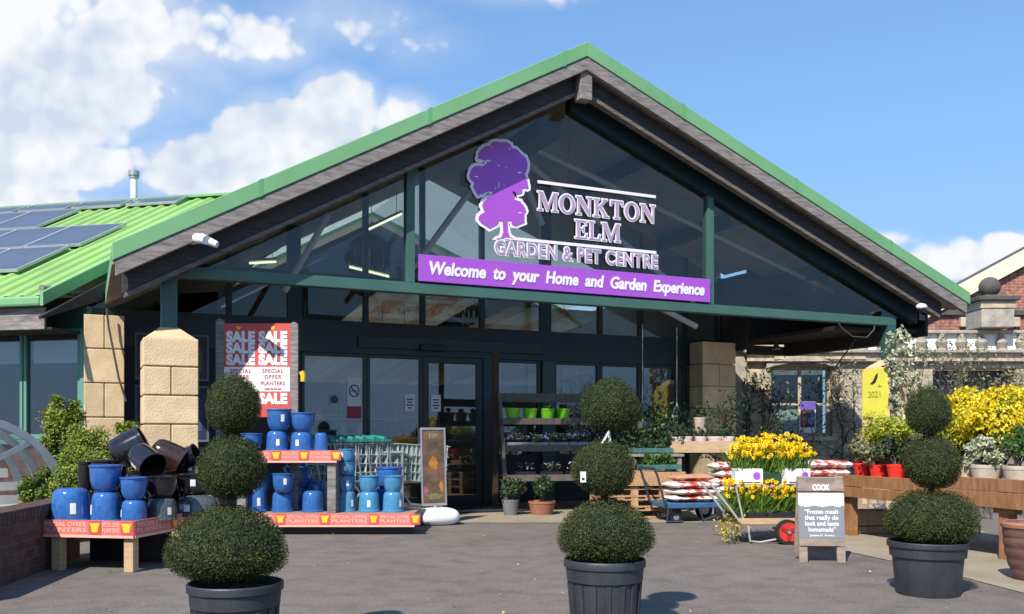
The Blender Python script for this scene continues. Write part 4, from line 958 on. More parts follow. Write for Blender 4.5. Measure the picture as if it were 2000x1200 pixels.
for (lab, x0, x1, y0, y1, dy, m, inv, lb, kd, zb, gr) in (
    ('wide upright blue pot with label, top of the left stack on the upper tier', 520, 570, 799, 842, .165, BLUE, False, .55, 'bowl', None, GU),
    ('upright blue pot without label, top of the right stack on the upper tier', 568, 616, 806, 843, .165, BLUE, False, 0, 'bowl', None, GU),
    ('inverted blue pot with square label under the wide pot on the upper tier', 519, 564, 840, 879, .165, BLUE, True, .3, 'cyl', ZU, GU),
    ('inverted blue pot with slanted label under the right pot on the upper tier', 566, 613, 842, 879, .165, BLUE, True, -.2, 'cyl', ZU, GU),
    ('narrow inverted blue pot at the right end of the upper tier', 613, 641, 844, 879, .165, BLUE, True, 0, 'cyl', ZU, GU),
    ('blue pot with white label at the left end of the upper tier beside the topiary', 470, 514, 838, 872, .18, BLUE, False, -.5, 'bowl', ZU, GU),
    ('inverted blue pot at the left of the lower tier, half behind the topiary', 478, 523, 954, 1002, .25, BLUE, True, .5, 'cyl', ZL, GU),
    ('upright blue pot with label stacked on the lower tier, under the upper shelf', 531, 576, 924, 962, .165, BLUE, False, .4, 'bowl', None, GU),
    ('inverted blue pot carrying the labelled upright pot of the lower tier', 530, 574, 962, 1002, .25, BLUE, True, 0, 'cyl', ZL, GU),
    ('inverted blue pot without label standing alone beside the bench post', 589, 633, 961, 1002, .25, BLUE, True, 0, 'cyl', ZL, GU),
    ('shaded upright blue bowl at the back of the lower tier behind the labelled pot', 552, 612, 912, 955, .62, BLUE, False, 0, 'bowl', None, GU),
    ('shaded inverted blue pot under the back bowl of the lower tier', 556, 606, 955, 1000, .62, BLUE, True, 0, 'cyl', ZL, GU),
    ('shaded blue pot at the back of the lower tier behind the lone upside down pot', 596, 642, 944, 1000, .60, BLUE, True, 0, 'cyl', ZL, GU),
    ('shaded blue pot behind the topiary on the lower tier, upright', 488, 530, 925, 958, .30, BLUE, False, 0, 'bowl', None, GU),
    ('turquoise pot with label, topmost of the tall stack beside the bench post', 660, 694, 877, 905, .3, TURQ, False, -.45, 'bowl', None, GT),
    ('turquoise pot with label, second from top of the tall stack by the bench post', 661, 696, 903, 931, .3, TURQ, False, -.1, 'bowl', None, GT),
    ('turquoise pot with label, third from top of the tall stack by the bench post', 661, 695, 930, 962, .3, TURQ, False, .25, 'bowl', None, GT),
    ('inverted turquoise pot at the foot of the tall stack by the bench post', 661, 696, 962, 1002, .3, TURQ, True, .8, 'cyl', ZL, GT),
    ('upright turquoise pot of the middle pair on the lower tier', 700, 741, 929, 964, .25, TURQ, False, 0, 'bowl', None, GT),
    ('inverted turquoise pot with a label facing out, lower of the middle pair', 699, 743, 962, 1002, .25, TURQ, True, .12, 'cyl', ZL, GT),
    ('upright turquoise pot of the right pair on the lower tier', 748, 788, 929, 964, .25, TURQ, False, 0, 'bowl', None, GT),
    ('inverted turquoise pot labelled on its right side, lower of the right pair', 746, 789, 962, 1002, .25, TURQ, True, .95, 'cyl', ZL, GT),
    ('big cobalt blue pot behind the turquoise pairs on the lower tier', 733, 787, 912, 958, .58, BLUE, False, 0, 'bowl', None, GU),
    ('cobalt blue pot under the big blue pot, seen between the turquoise pairs', 728, 780, 958, 1000, .58, BLUE, True, 0, 'cyl', ZL, GU)):
    put(lab, x0, x1, y0, y1, Y2 + dy, m, inv, lb, kd, gr, zb)

# SALE board on two posts behind the bench
YS = 10.96; KS = YS / F
sb = thing('sale_board', 'red and white sale board between two round topped posts behind the bench', 'sign', ((502 - 1000) * KS, YS, 0))
def xs(px): return (px - 502) * KS
def zs(py): return H + (HY - py) * KS
for px, py in ((429, 622), (574, 629)):
    p = MB(); p.box(xs(px) - .048, xs(px) + .048, 0, .06, ZL + .001, zs(py) - .045); p.tube([(xs(px), -.001, zs(py) - .048), (xs(px), .061, zs(py) - .048)], .0478, 20); p.build('post', TIMB, sb, bevel=.004)
MB().box(xs(437), xs(567), .0, .02, zs(815), zs(632)).build('board', REDB, sb)
MB().box(xs(438), xs(566.5), -.004, -.0005, zs(765), zs(717)).build('white_panel', PAPER, sb)
for i, py in enumerate((659, 681, 704)):
    for j, px in enumerate((470, 533)): text('lettering', 'SALE', .165, WHITE, sb, (xs(px), -.003, zs(py)), FZ, off=.010, ext=.002, fit=.345)
for j, px in enumerate((470, 533)): text('lettering', 'SALE', .165, WHITE, sb, (xs(px), -.003, zs(780)), FZ, off=.010, ext=.002, fit=.345)
for px in (470, 533):
    for (tx, py, sz, sp) in (('SPECIAL', 725.5, .066, 1.15), ('OFFER', 737, .066, 1.2), ('PLANTERS', 749.5, .064, 1.05), ('while stocks last', 760, .032, 1.0)):
        text('lettering', tx, sz, REDINK, sb, (xs(px), -.0055, zs(py)), FZ, off=.0012, ext=.001, space=sp, wid=.95)
for px in (466, 533):
    z = zs(641); MB().prism([(xs(px) - .012, -.004, z - .02), (xs(px) + .012, -.004, z - .02), (xs(px) + .03, -.004, z + .02), (xs(px) - .03, -.004, z + .02)], (0, .003, 0)).build('flower_pot_print', YEL, sb)
hk = MB(); hk.tube([(0, 0, 0), (.02, 0, -.05), (.015, 0, -.12)], .035, 10, r1=.028)
tag(hk.build('yellow_tag', YEL, None, smooth=True, loc=at(589, 726, 10.94)), 'small yellow tag hanging on the right post of the sale board', 'tag')

# ------------------------------------------------------------------ trolleys and poster stand by the doors
def trolley():
    t = thing('shopping_trolley', 'wire shopping trolley with teal handle in the nested row beside the doors', 'trolley', (0, 0, 0), 0, 'nested shopping trolleys')
    w, x0, x1 = .25, -.42, .42
    b = MB(); r = .0055
    for s in (-1, 1):
        for z in (.45, .55, .65, .75, .88): b.tube([(x0 + (z - .45) * -.1, s * w, z + .05), (x1 - .05 + (z - .45) * .15, s * w * .8, z)], r if z < .88 else .007, 5)
        for i in range(13):
            x = x0 + i * (x1 - x0 - .05) / 12; b.tube([(x, s * (w - .05 * i / 12), .48), (x + (.02 if i else -.03), s * (w - .05 * i / 12), .90)], r, 4)
    for i in range(9): y = -w * .85 + i * w * 1.7 / 8; b.tube([(x0, y, .48), (x1 - .05, y * .8, .45)], r, 4); b.tube([(x1 - .05, y * .8, .45), (x1, y * .8, .88)], r, 4)
    for z in (.45, .6, .75, .88): b.tube([(x1 - .05 + (z - .45) * .12, -w * .8, z), (x1 - .05 + (z - .45) * .12, w * .8, z)], r * 1.3, 5)
    b.build('basket', WIRE, t)
    h = MB(); h.tube([(x0 - .10, -w - .02, .975), (x0 - .115, -w * .5, .99), (x0 - .12, 0, 1.0), (x0 - .115, w * .5, .99), (x0 - .10, w + .02, .975)], .030, 10); h.box(x0 - .13, x0 - .03, -w - .03, w + .03, .95, .978); h.build('handle', TEAL, t, smooth=True)
    f = MB()
    for s in (-1, 1): f.tube([(x0 - .08, s * w, .96), (x0 + .02, s * w, .50), (x0 + .25, s * w, .20), (x1 - .1, s * w * .8, .14)], .012, 8); f.tube([(x0 + .12, s * w, .35), (x0 - .02, s * w, .14)], .011, 8)
    f.tube([(x0, -w, .15), (x0, w, .15)], .011, 8); f.build('frame', GALV, t, smooth=True)
    for x, yy in ((x0, w), (x0, -w), (x1 - .1, w * .8), (x1 - .1, -w * .8)):
        wh = MB(); wh.tube([(x, yy - .014, .06), (x, yy + .014, .06)], .06, 16); wh.box(x - .012, x + .012, yy - .02, yy + .02, .07, .15); wh.build('castor', RUBBER, t, smooth=True)
    return t
tr0 = trolley()
for i in range(9):
    o = tr0 if i == 0 else copy_tree(tr0)
    p = at(648 + i * 19.5, 850, 11.95 + .09 * i); o.location = (p.x, p.y, 0); o.rotation_euler = (0, 0, R(38)); o.scale = (1.12, 1.12, 1.12)
rl = MB(); a, b = at(684, 886, 12.0), at(786, 884, 12.2); c = at(815, 902, 12.5)
rl.tube([a, b, c], .022, 10); rl.tube([a, Vector((a.x, a.y, 0))], .02, 10); rl.tube([b, Vector((b.x, b.y, 0))], .02, 10)
z0 = a.copy(); z0.z = 0; rl.v = [v - z0 for v in rl.v]
tag(rl.build('trolley_rail', GALV, None, smooth=True, loc=z0), 'pale bent metal rail in front of the nested trolleys', 'rail')
YP = 11.83; KP = YP / F
ps_ = thing('poster_stand', 'grey framed autumn poster stand on a white base beside the doors', 'poster stand', at(850, 850, YP) * 1.0, R(24)); ps_.location.z = 0
def zp(py): return H + (HY - py) * KP
f = MB(); w = .17; zb, zt_ = zp(988), zp(835)
f.box(-w, -w + .022, 0, .03, zb, zt_); f.box(w - .022, w, 0, .03, zb, zt_); f.box(-w + .022, w - .022, 0, .03, zb, zb + .03); f.box(-w + .022, w - .022, 0, .03, zt_ - .03, zt_)
fm = Matrix.Rotation(R(-4), 4, 'X'); f.v = [fm @ v for v in f.v]
f.build('frame', GALV, ps_, bevel=.004)
po = MB(); po.M = fm; po.box(-w + .023, w - .023, .010, .022, zb + .031, zt_ - .031); po.build('poster', mat('autumn_poster_print', (.055, .035, .018), .35, .5, 5, col2=(.24, .12, .045), coat=.5), ps_)
for (x, z, sx, sz, mm) in ((.0, .62, .075, .10, mat('poster_orange', (.40, .16, .03), .5, .3, 20)), (-.11, .27, .035, .06, mat('poster_pink', (.32, .09, .10), .5, .3, 20)), (.10, .33, .028, .07, mat('poster_amber', (.45, .22, .02), .5, .3, 20)), (0, .20, .13, .045, mat('poster_leaves', (.18, .15, .06), .5, .5, 30))):
    g = MB(); g.M = fm; n = 14; pts = [(x + sx * math.cos(k * 2 * math.pi / n) * random.uniform(.6, 1.1), .008, z + zb - .08 + sz * math.sin(k * 2 * math.pi / n) * random.uniform(.7, 1.1)) for k in range(n)]
    g.prism(pts[::-1], (0, .001, 0)); g.build('poster_picture', mm, ps_)
pt = MB(); pt.M = fm; pt.box(-.05, -.04, .007, .009, zt_ - .14, zt_ - .07); pt.box(-.02, .06, .007, .009, zt_ - .10, zt_ - .09); pt.box(-.02, .04, .007, .009, zt_ - .125, zt_ - .118); pt.build('poster_print', mat('poster_text', (.35, .30, .22), .6), ps_)
MB().tube([(0, .015, .10), (0, .0, zb + .01)], .02, 10).build('pole', GALV, ps_, smooth=True)
bs = MB(); V, Fq = sphere_grid(28, 12, lambda Dn: np.sign(Dn) * np.abs(Dn) ** np.array([.55, .55, .9]) * np.array([.27, .22, .115]) + np.array([.03, 0, .105]))
bs.add([tuple(v) for v in V], [tuple(int(i) for i in q_) for q_ in Fq]); bs.build('water_base', WHITE, ps_, smooth=True)

# ------------------------------------------------------------------ plants
def clump(n, c, r, size, leaf, nclump=14, aspect=.45, tilt=.9, fill=.5, seed=None):
    """leaves gathered round many small twig ends inside an ellipsoid"""
    c = np.array(c); r = np.array(r); cd = rdirs(nclump) * rng.uniform(fill, 1.0, (nclump, 1)) ; idx = rng.integers(0, nclump, n)
    L_ = rdirs(n); P = cd[idx] * r * .78 + L_ * r.min() * rng.uniform(.1, .42, (n, 1)) + c
    V, Fq = leaves(P, unit((P - c) / r + L_ * .6), size, aspect, tilt); return V, Fq
def pot_mesh(r, h, m, parent, taper=.75, ribs=0, z=0):
    g = MB(); pr = [(.001, z + .004), (r * taper, z), (r * (taper + (1 - taper) * .8), z + h * .78), (r * .93, z + h * .80), (r * .985, z + h * .82), (r, z + h * .9), (r, z + h * .985), (r * .95, z + h), (r * .90, z + h * .93), (.001, z + h * .9)]
    g.lathe(pr, 24); return g.build('pot', m, parent, smooth=True, angle=30)
def potted(label, cat, loc, pr, ph, pm, crown, lm, n, size, group=None, nclump=14, flowers=None, aspect=.45, name='potted_plant', fill=.5, stems=6, core=None):
    t = thing(name, label, cat, loc, rng.uniform(0, 6), group)
    pot_mesh(pr, ph, pm, t)
    cx, cr, cz = crown                       # radius xy, radius z, centre z
    V, Fq = clump(n, (0, 0, cz), (cx, cx, cr), size, lm, nclump, aspect, fill=fill)
    npmesh('foliage', V, Fq, lm, None, t)
    if stems:
        s = MB()
        for k in range(stems):
            a = rng.uniform(0, 6.28); e = Vector((math.cos(a) * cx * .6, math.sin(a) * cx * .6, cz + cr * rng.uniform(-.3, .6)))
            s.tube([(0, 0, ph * .85), e * .5 + Vector((0, 0, ph * .5)), e], .008, 5, r1=.003)
        s.build('stem', TWIG, t)
    if flowers:
        fm_, fn, fs = flowers; ncl = 46; cd = rdirs(ncl); cd[:, 2] = np.abs(cd[:, 2]) * 1.1 - .15; ii = rng.integers(0, ncl, fn); d = unit(cd[ii] + rng.normal(0, .16, (fn, 3)))
        P = d * np.array([cx, cx, cr]) * (rng.uniform(.80, 1.12, (ncl, 1))[ii] + rng.uniform(-.12, .06, (fn, 1))) + np.array([0, 0, cz])
        V, Fq = leaves(P, d, fs, .7, .8); npmesh('blossom', V, Fq, fm_, None, t)
    return t

# conifers left of the pillar
def conifer(lab, px, Y, zc, r, rz, seed, n=16000):
    p = at(px, 850, Y); t = thing('conifer', lab, 'conifer', (p.x, p.y, 0), 0, None)
    MB().tube([(0, 0, 0), (0, 0, zc)], .05, 8, r1=.02).build('trunk', BARK, t)
    m = 26; cd = rdirs(m) * rng.uniform(.55, .95, (m, 1)); cd[:, 2] = np.abs(cd[:, 2]) * 1.2 - .35
    parts = []
    for c in cd:
        k = n // m; up = unit(np.array([c[0], c[1], .9 + max(0, c[2])])); L_ = rng.uniform(0, 1, (k, 1)) ** .8
        base = c * np.array([r, r, rz]) * .8; fan = rng.normal(0, 1, (k, 3)) * np.array([.20, .20, .16]) * r
        P = base + fan * (1.1 - L_ * .7) + up * L_ * r * .45 + np.array([0, 0, zc])
        V, Fq = leaves(P, unit(fan + up * .4), .034, .45, .7); parts.append((V, Fq, 0))
    Vc, Fc = sphere_grid(16, 10, lambda Dn: Dn * np.array([r, r, rz]) * .50 * (1 + .15 * np.sin(Dn[:, :1] * 7 + seed)) + np.array([0, 0, zc])); parts.append((Vc, Fc, 1))
    V, Fq, mi = catm(parts); npmesh('crown', V, Fq, [CONI, CONID], mi, t); return t
conifer('tall rounded golden green conifer in front of the side building window', 128, 10.6, 1.10, .27, .66, 1)
conifer('broad bright golden conifer between the arched frame and the stone pillar', 190, 10.1, .72, .50, .55, 2, 26000)
conifer('dark green conifer close to the left stone pillar, right of the broad one', 246, 10.9, .95, .22, .55, 3, 9000)
conifer('low yellow green conifer at the end of the brick wall', 90, 9.9, .50, .26, .40, 4, 9000)

# low brick wall and arched cold frame at the far left
wl = thing('brick_wall', 'low dark brick wall with brick on edge coping at the left edge', 'wall', (-3.74, 6.0, 0), R(97))
MB().box(0, 2.7, 0, .22, 0, .46).build('brickwork', BRICK, wl)
cp = MB()
for k in range(36): cp.box(k * .075 + .004, k * .075 + .071, -.012, .232, .462, .565)
cp.build('coping', BRICK, wl, bevel=.006)
cf = thing('cold_frame', 'arched cold frame of clear plastic with grey metal ribs behind the brick wall', 'cold frame', at(-68, 1000, 9.1), R(42)); cf.location.z = 0
RAD, CZ = .96, .40
def arc(y, r, n=24): return [(r * math.cos(math.pi * k / n), y, CZ + r * math.sin(math.pi * k / n)) for k in range(n + 1)]
for y in (0, .85, 1.7):
    b = MB(); A, B_ = arc(y, RAD), arc(y, RAD - .075)
    for k in range(24):
        b.add([A[k], A[k + 1], B_[k + 1], B_[k], tuple(Vector(A[k]) + Vector((0, .05, 0))), tuple(Vector(A[k + 1]) + Vector((0, .05, 0))), tuple(Vector(B_[k + 1]) + Vector((0, .05, 0))), tuple(Vector(B_[k]) + Vector((0, .05, 0)))], [(0, 1, 2, 3), (7, 6, 5, 4), (0, 4, 5, 1), (3, 2, 6, 7)])
    b.build('arch_rib', ALU, cf)
A = arc(.02, RAD - .004); b = MB(); A2 = arc(1.68, RAD - .004)
b.add(A + A2, [(k, k + 1, 26 + k, 25 + k) for k in range(24)]); b.build('plastic_cover', POLY, cf, smooth=True)
b = MB()
for s in (-1, 1): b.beam((0, .025, CZ + .35), (s * RAD * .62, .025, CZ + RAD * .70), .03, .05)
b.beam((-RAD, .025, CZ), (RAD, .025, CZ), .04, .05); b.build('brace', ALU, cf)
bx = MB(); bx.box(-RAD, RAD, .0, 1.7, 0, CZ - .03); bx.build('base_box', mat('pale_boarding', (.45, .44, .42), .8, .15, 5), cf)
for k, (z, mm) in enumerate(((.52, 'a'), (.66, 'b'), (.80, 'c'))):
    MB().box(-.75 + k * .1, .70 - k * .1, .5, .62, CZ + z - .52 + .02, CZ + z - .52 + .11).build('shelf_board', mat('pale_boarding', (.45, .44, .42)), cf)
gr = MB().add([(-RAD + .05, 1.69, CZ)] + [tuple(p) for p in arc(1.69, RAD - .09)], [tuple(range(26))]); gr.build('back_sheet', POLY, cf)

# ------------------------------------------------------------------ wooden shelf rack in the porch
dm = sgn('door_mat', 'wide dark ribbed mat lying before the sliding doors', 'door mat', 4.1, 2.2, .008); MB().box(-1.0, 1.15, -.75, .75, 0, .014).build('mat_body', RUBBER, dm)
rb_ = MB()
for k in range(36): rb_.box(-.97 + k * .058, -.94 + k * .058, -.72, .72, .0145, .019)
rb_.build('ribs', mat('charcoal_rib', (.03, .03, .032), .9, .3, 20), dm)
WOODG_ = WOODG; WOODG = mat('shade_toned_rack_timber', (.085, .068, .052), .8, .25, 6, .25, 40, stretch=(6, 1, 1), col2=(.17, .135, .105))  # darker copy of the greyed softwood, porch shade put into its colour
RX = at(990, 850, 13.6); rk = thing('shelf_rack', 'sloping wooden plant rack in the shade of the porch', 'shelf rack', (RX.x, RX.y, 0), R(14))
kR = 13.6 / F; RWd = (1265 - 990) * kR
def zr_(py): return H + (HY - py) * kR
for x in (0, RWd):
    MB().beam((x, .50, zr_(768)), (x, .0, .02), .05, .09, up=(0, 1, 0)).build('upright', WOODG, rk)
MB().beam((-.05, .55, 0), (-.05, .55, zr_(682)), .085, .05, up=(0, 1, 0)).build('tall_post', mat('dark_brown_post', (.055, .032, .020), .8, .3, 5), rk)
RS = [(zr_(782), .44, .52, 'back_board'), (zr_(822), .30, .62, 'shelf'), (zr_(876), .14, .62, 'shelf'), (zr_(934), -.02, .62, 'shelf')]
MB().box(.03, RWd - .03, .50, .53, zr_(783), zr_(765)).build('back_board', WOODG, rk)
for z, y0, y1, nn in RS[1:]:
    MB().box(.03, RWd - .03, y0, y1 - .07, z, z + .03).build('shelf', WOODG, rk); MB().box(.0, RWd, y0 - .025, y0 - .002, z - .05, z + .045).build('shelf_edge', WOODG, rk)
WOODG = WOODG_
RM = Matrix.Translation((RX.x, RX.y, 0)) @ Matrix.Rotation(R(14), 4, 'Z')
def onrack(px, row, dy=.1):
    z, y0, y1, _n = RS[row]; x = (px - 990) * kR; return RM @ Vector((x, y0 + dy, z + .031))
LB = ('first lime green pot from the left on the upper rack shelf', 'second lime green pot from the left on the upper rack shelf', 'third lime green pot from the left on the upper rack shelf', 'fourth lime green pot on the upper rack shelf beside the topiary')
for i, px in enumerate((1015, 1051, 1088, 1121)):
    potted(LB[i], 'plant pot', onrack(px, 1), .115, .165, LIME, (.10, .05, .19), LEAFD, 160, .05, 'lime green pots on the rack', 8, name='lime_green_pot', stems=0)
for r_, (row, pxs) in enumerate(((2, (1020, 1062, 1104, 1146, 1188)), (3, (1030, 1085, 1140, 1195)))):
    for i, px in enumerate(pxs):
        p = onrack(px, row, .16); t = thing('plant_tray', 'tray of small mauve flowered plants, %s from the left on the %s rack shelf' % (('first', 'second', 'third', 'fourth', 'fifth')[i], ('middle', 'lowest')[r_]), 'plant tray', p, R(14), 'plant trays on the rack')
        MB().box(-.15, .15, -.12, .12, 0, .055).build('tray', mat('pale_lilac_tray', (.30, .27, .33), .6, .3, 12) if row == 2 else BLACKP, t)
        V, Fq = clump(420, (0, 0, .13), (.15, .13, .09), .045, None, 10); npmesh('foliage', V, Fq, LEAFD, None, t)
        d = np.column_stack([rng.uniform(-.15, .15, 40), rng.uniform(-.12, .12, 40), rng.uniform(.10, .2, 40)]); V, Fq = leaves(d, np.tile([0, -.5, .8], (40, 1)), .026, .9, .4); npmesh('blossom', V, Fq, PFLOW, None, t)
potted('grey pot with dark bushy plant on the ground at the left foot of the rack', 'potted plant', at(997, 975, 13.2).xy.to_3d(), .125, .23, mat('mid_grey_pot', (.16, .165, .17), .6, .15, 8), (.22, .22, .42), LEAFD, 700, .06)
potted('wide terracotta bowl with leggy plant on the ground before the rack', 'potted plant', at(1058, 965, 13.3).xy.to_3d(), .20, .20, TERRA, (.20, .22, .40), LEAFD, 500, .06, stems=10)
# hanging baskets
def hbasket(lab, px, py, Y, ztop):
    p = at(px, py, Y); t = thing('hanging_basket', lab, 'hanging basket', p, 0, 'hanging baskets under the porch')
    MB().lathe([(.001, -.09), (.09, -.08), (.135, .0), (.145, .02), (.13, .02), (.001, 0)], 24).build('bowl', mat('grey_basket', (.22, .22, .23), .6, .2, 8), t, smooth=True)
    s = MB()
    for k in range(3): a = k * 2.1 + .4; s.tube([(.14 * math.cos(a), .14 * math.sin(a), .015), (0, 0, .36)], .005, 5)
    s.tube([(0, 0, .36), (0, 0, ztop - p.z)], .005, 5); s.build('hanger', GALV, t)
    V, Fq = clump(300, (0, 0, .08), (.15, .15, .07), .05, None, 10); npmesh('foliage', V, Fq, LEAFD, None, t)
hbasket('grey hanging basket just right of the centre topiary top ball', 1255, 826, 14.2, 2.85)
hbasket('grey hanging basket in front of the rightmost shop window', 1322, 832, 14.6, 2.85)
# crates, pallets and trays right of the rack
def crate(name, lab, cat, px, pbot, Y, w, d, h, m, rz=R(6), slats=3, group=None, z=None):
    p = at(px, pbot, Y); t = thing(name, lab, cat, (p.x, p.y, p.z if z is None else z), rz, group)
    for s in range(slats):
        z0 = s * h / slats + .006; z1 = (s + 1) * h / slats - .006
        MB().box(-w / 2, w / 2, -d / 2, -d / 2 + .018, z0, z1).build('slat', m, t); MB().box(-w / 2, w / 2, d / 2 - .018, d / 2, z0, z1).build('slat', m, t)
        MB().box(-w / 2, -w / 2 + .018, -d / 2 + .02, d / 2 - .02, z0, z1).build('slat', m, t); MB().box(w / 2 - .018, w / 2, -d / 2 + .02, d / 2 - .02, z0, z1).build('slat', m, t)
    MB().box(-w / 2 + .02, w / 2 - .02, -d / 2 + .02, d / 2 - .02, h * .55, h * .55 + .02).build('inner_board', WOODG, t)
    return t
def pallet(lab, px, Y, w, d, n, rz, group='pallets stacked on the apron'):
    p = at(px, 850, Y)
    for i in range(n):
        t = thing('pallet', lab[i], 'pallet', (p.x, p.y, .012 + i * .145), rz, group)
        for k in range(5): MB().box(-w / 2 + k * (w - .1) / 4, -w / 2 + k * (w - .1) / 4 + .1, -d / 2, d / 2, .118, .138).build('deck_board', WOODO, t)
        for y in (-d / 2, -.045, d / 2 - .09):
            for x in (-w / 2, -.05, w / 2 - .1): MB().box(x, x + .1, y, y + .09, .022, .098).build('block', WOODO, t)
            MB().box(-w / 2, w / 2, y, y + .09, .0985, .1175).build('bearer', WOODO, t); MB().box(-w / 2, w / 2, y, y + .09, 0, .0215).build('bearer', WOODO, t)
pallet(('bottom pallet of the stack beside the blue flatbed trolley', 'middle pallet of the stack beside the blue flatbed trolley', 'top pallet of the stack beside the blue flatbed trolley'), 1225, 13.0, .9, .8, 3, R(8))
crate('wooden_crate', 'orange brown wooden tray box on the pallet stack, full of green plants', 'crate', 1268, 944, 12.9, .86, .6, .20, WOODO, R(8), 1, z=.45)
crate('wooden_crate', 'low orange brown tray box left of the centre topiary gap, at the pallet stack', 'crate', 1180, 940, 13.3, .42, .5, .17, WOODO, R(8), 1, z=.45)
for i, (px, py, Y, w, lab) in enumerate(((1272, 915, 12.9, .33, 'tray of low green plants at the front of the pallet tray box'), (1305, 914, 13.0, .30, 'tray of pale green plants at the right of the pallet tray box'), (1255, 882, 13.5, .36, 'tray of dark green plants behind the pallet tray box, left one'), (1292, 882, 13.6, .28, 'tray of dark green plants behind the pallet tray box, right one'))):
    p = at(px, py, Y); t = thing('plant_tray', lab, 'plant tray', p, R(8), 'plant trays on the pallets')
    MB().box(-w / 2, w / 2, -.14, .14, -.015, .05).build('tray', mat('teal_tray', (.05, .14, .12), .5, .3, 9), t)
    V, Fq = clump(700, (0, 0, .12), (w * .55, .17, .11), .05, None, 12); npmesh('foliage', V, Fq, LEAFG if i < 2 else LEAFD, None, t)
MB_ = MB(); MB_.box(-.7, .7, -.25, .25, 0, .03); MB_.box(-.65, -.57, -.2, -.12, -.62, 0); MB_.box(.57, .65, -.2, -.12, -.62, 0); MB_.box(-.65, -.57, .12, .2, -.62, 0); MB_.box(.57, .65, .12, .2, -.62, 0)
stp = at(1268, 884, 13.55); st = thing('plant_stand', 'low wooden stand behind the pallet stack carrying dark trays', 'stand', (stp.x, stp.y, 0), R(8))
MB().box(-.45, .45, -.25, .3, stp.z - .055, stp.z - .02).build('stand_top', WOODG, st)
for x in (-.42, .36):
    for y in (-.22, .22): MB().box(x, x + .06, y, y + .06, 0, stp.z - .056).build('leg', WOODG, st)
# bench with pink pots
p = at(1368, 880, 14.0); pk = thing('plant_bench', 'wooden trough bench of pale pink pots in front of the stone pillar', 'bench', (p.x, p.y, 0), R(4))
k = 14.0 / F
MB().box(-.54, .54, -.20, -.18, p.z - .03, p.z + .14).build('front_board', WOOD, pk); MB().box(-.54, .54, .28, .30, p.z - .03, p.z + .14).build('back_board', WOODG, pk)
MB().box(-.52, .52, -.178, .278, p.z - .02, p.z + .01).build('bottom_board', WOODG, pk)
for x in (-.54, .50):
    MB().box(x, x + .04, -.178, .278, p.z + .012, p.z + .13).build('end_board', WOODG, pk)
    for y in (-.15, .2): MB().box(x, x + .04, y, y + .06, 0, p.z - .021).build('leg', WOODG, pk)
for i, (px, py, r_, lab) in enumerate(((1322, 850, .10, 'first pale pink pot from the left on the trough bench'), (1341, 851, .095, 'second pale pink pot from the left on the trough bench'), (1369, 851, .09, 'third pale pink pot from the left on the trough bench'), (1397, 852, .12, 'wide pale pink pot, fourth from the left on the trough bench'), (1422, 852, .10, 'pale pink pot at the right end of the trough bench'))):
    q_ = at(px, py, 13.98 + .06 * (i % 2)); potted(lab, 'potted plant', (q_.x, q_.y, p.z + .012), r_, .20, PINKP, (.14, .09, .24), LEAFD, 260, .05, 'pale pink pots', 8)
sh_ = at(1368, 836, 14.2); t = thing('upturned_box', 'small dark box raising one white pot above the pink pots', 'box', (sh_.x, sh_.y + .05, p.z + .012), 0); MB().box(-.08, .08, -.08, .08, 0, sh_.z - p.z - .014).build('box_side', WOODG, t)
potted('white pot standing above the row of pale pink pots on the trough bench', 'potted plant', (sh_.x, sh_.y + .05, sh_.z), .095, .16, CREAMP, (.13, .12, .24), LEAFD, 260, .05)
# dark shrub and bare branches in front of the right windows
def branchy(name, lab, cat, base, h, spread, n, m, leaf, nl, size, r=.02, depth=3, up=.6):
    t = thing(name, lab, cat, base); s = MB(); tips = []
    def go(p, d, L_, rr, lv):
        q1 = p + d * L_ * .5 + Vector(rng.normal(0, .05 * L_, 3)); q2 = p + d * L_
        s.tube([p, q1, q2], rr, 5, r1=rr * .6); tips.extend([q1, q2])
        if lv:
            for _ in range(rng.integers(2, 4)):
                nd = (d + Vector(rng.normal(0, spread, 3)) + Vector((0, 0, up * .2))).normalized(); go(q2 if rng.random() < .6 else q1, nd, L_ * rng.uniform(.55, .8), rr * .6, lv - 1)
    for _ in range(n): go(Vector((rng.normal(0, .05), rng.normal(0, .05), 0)), (Vector(rng.normal(0, spread * .5, 3)) + Vector((0, 0, 1))).normalized(), h * .38, r, depth)
    s.build('branch', m, t)
    if nl:
        T = np.array([tuple(v) for v in tips]); i = rng.integers(0, len(T), nl); P = T[i] + rng.normal(0, size * 1.3, (nl, 3)); V, Fq = leaves(P, rdirs(nl), size, .45, 1); npmesh('foliage', V, Fq, leaf, None, t)
    return t
b0 = at(1285, 850, 14.6); branchy('shrub', 'dark leafy shrub standing before the right shop windows', 'shrub', (b0.x, b0.y, 0), 1.9, .5, 6, TWIG, LEAFD, 3600, .075)
b0 = at(1420, 850, 14.9); branchy('bare_shrub', 'bare twiggy shrub standing beside the right back stone pillar', 'shrub', (b0.x, b0.y, 0), 2.0, .6, 6, BARK, LEAFD, 1500, .06)

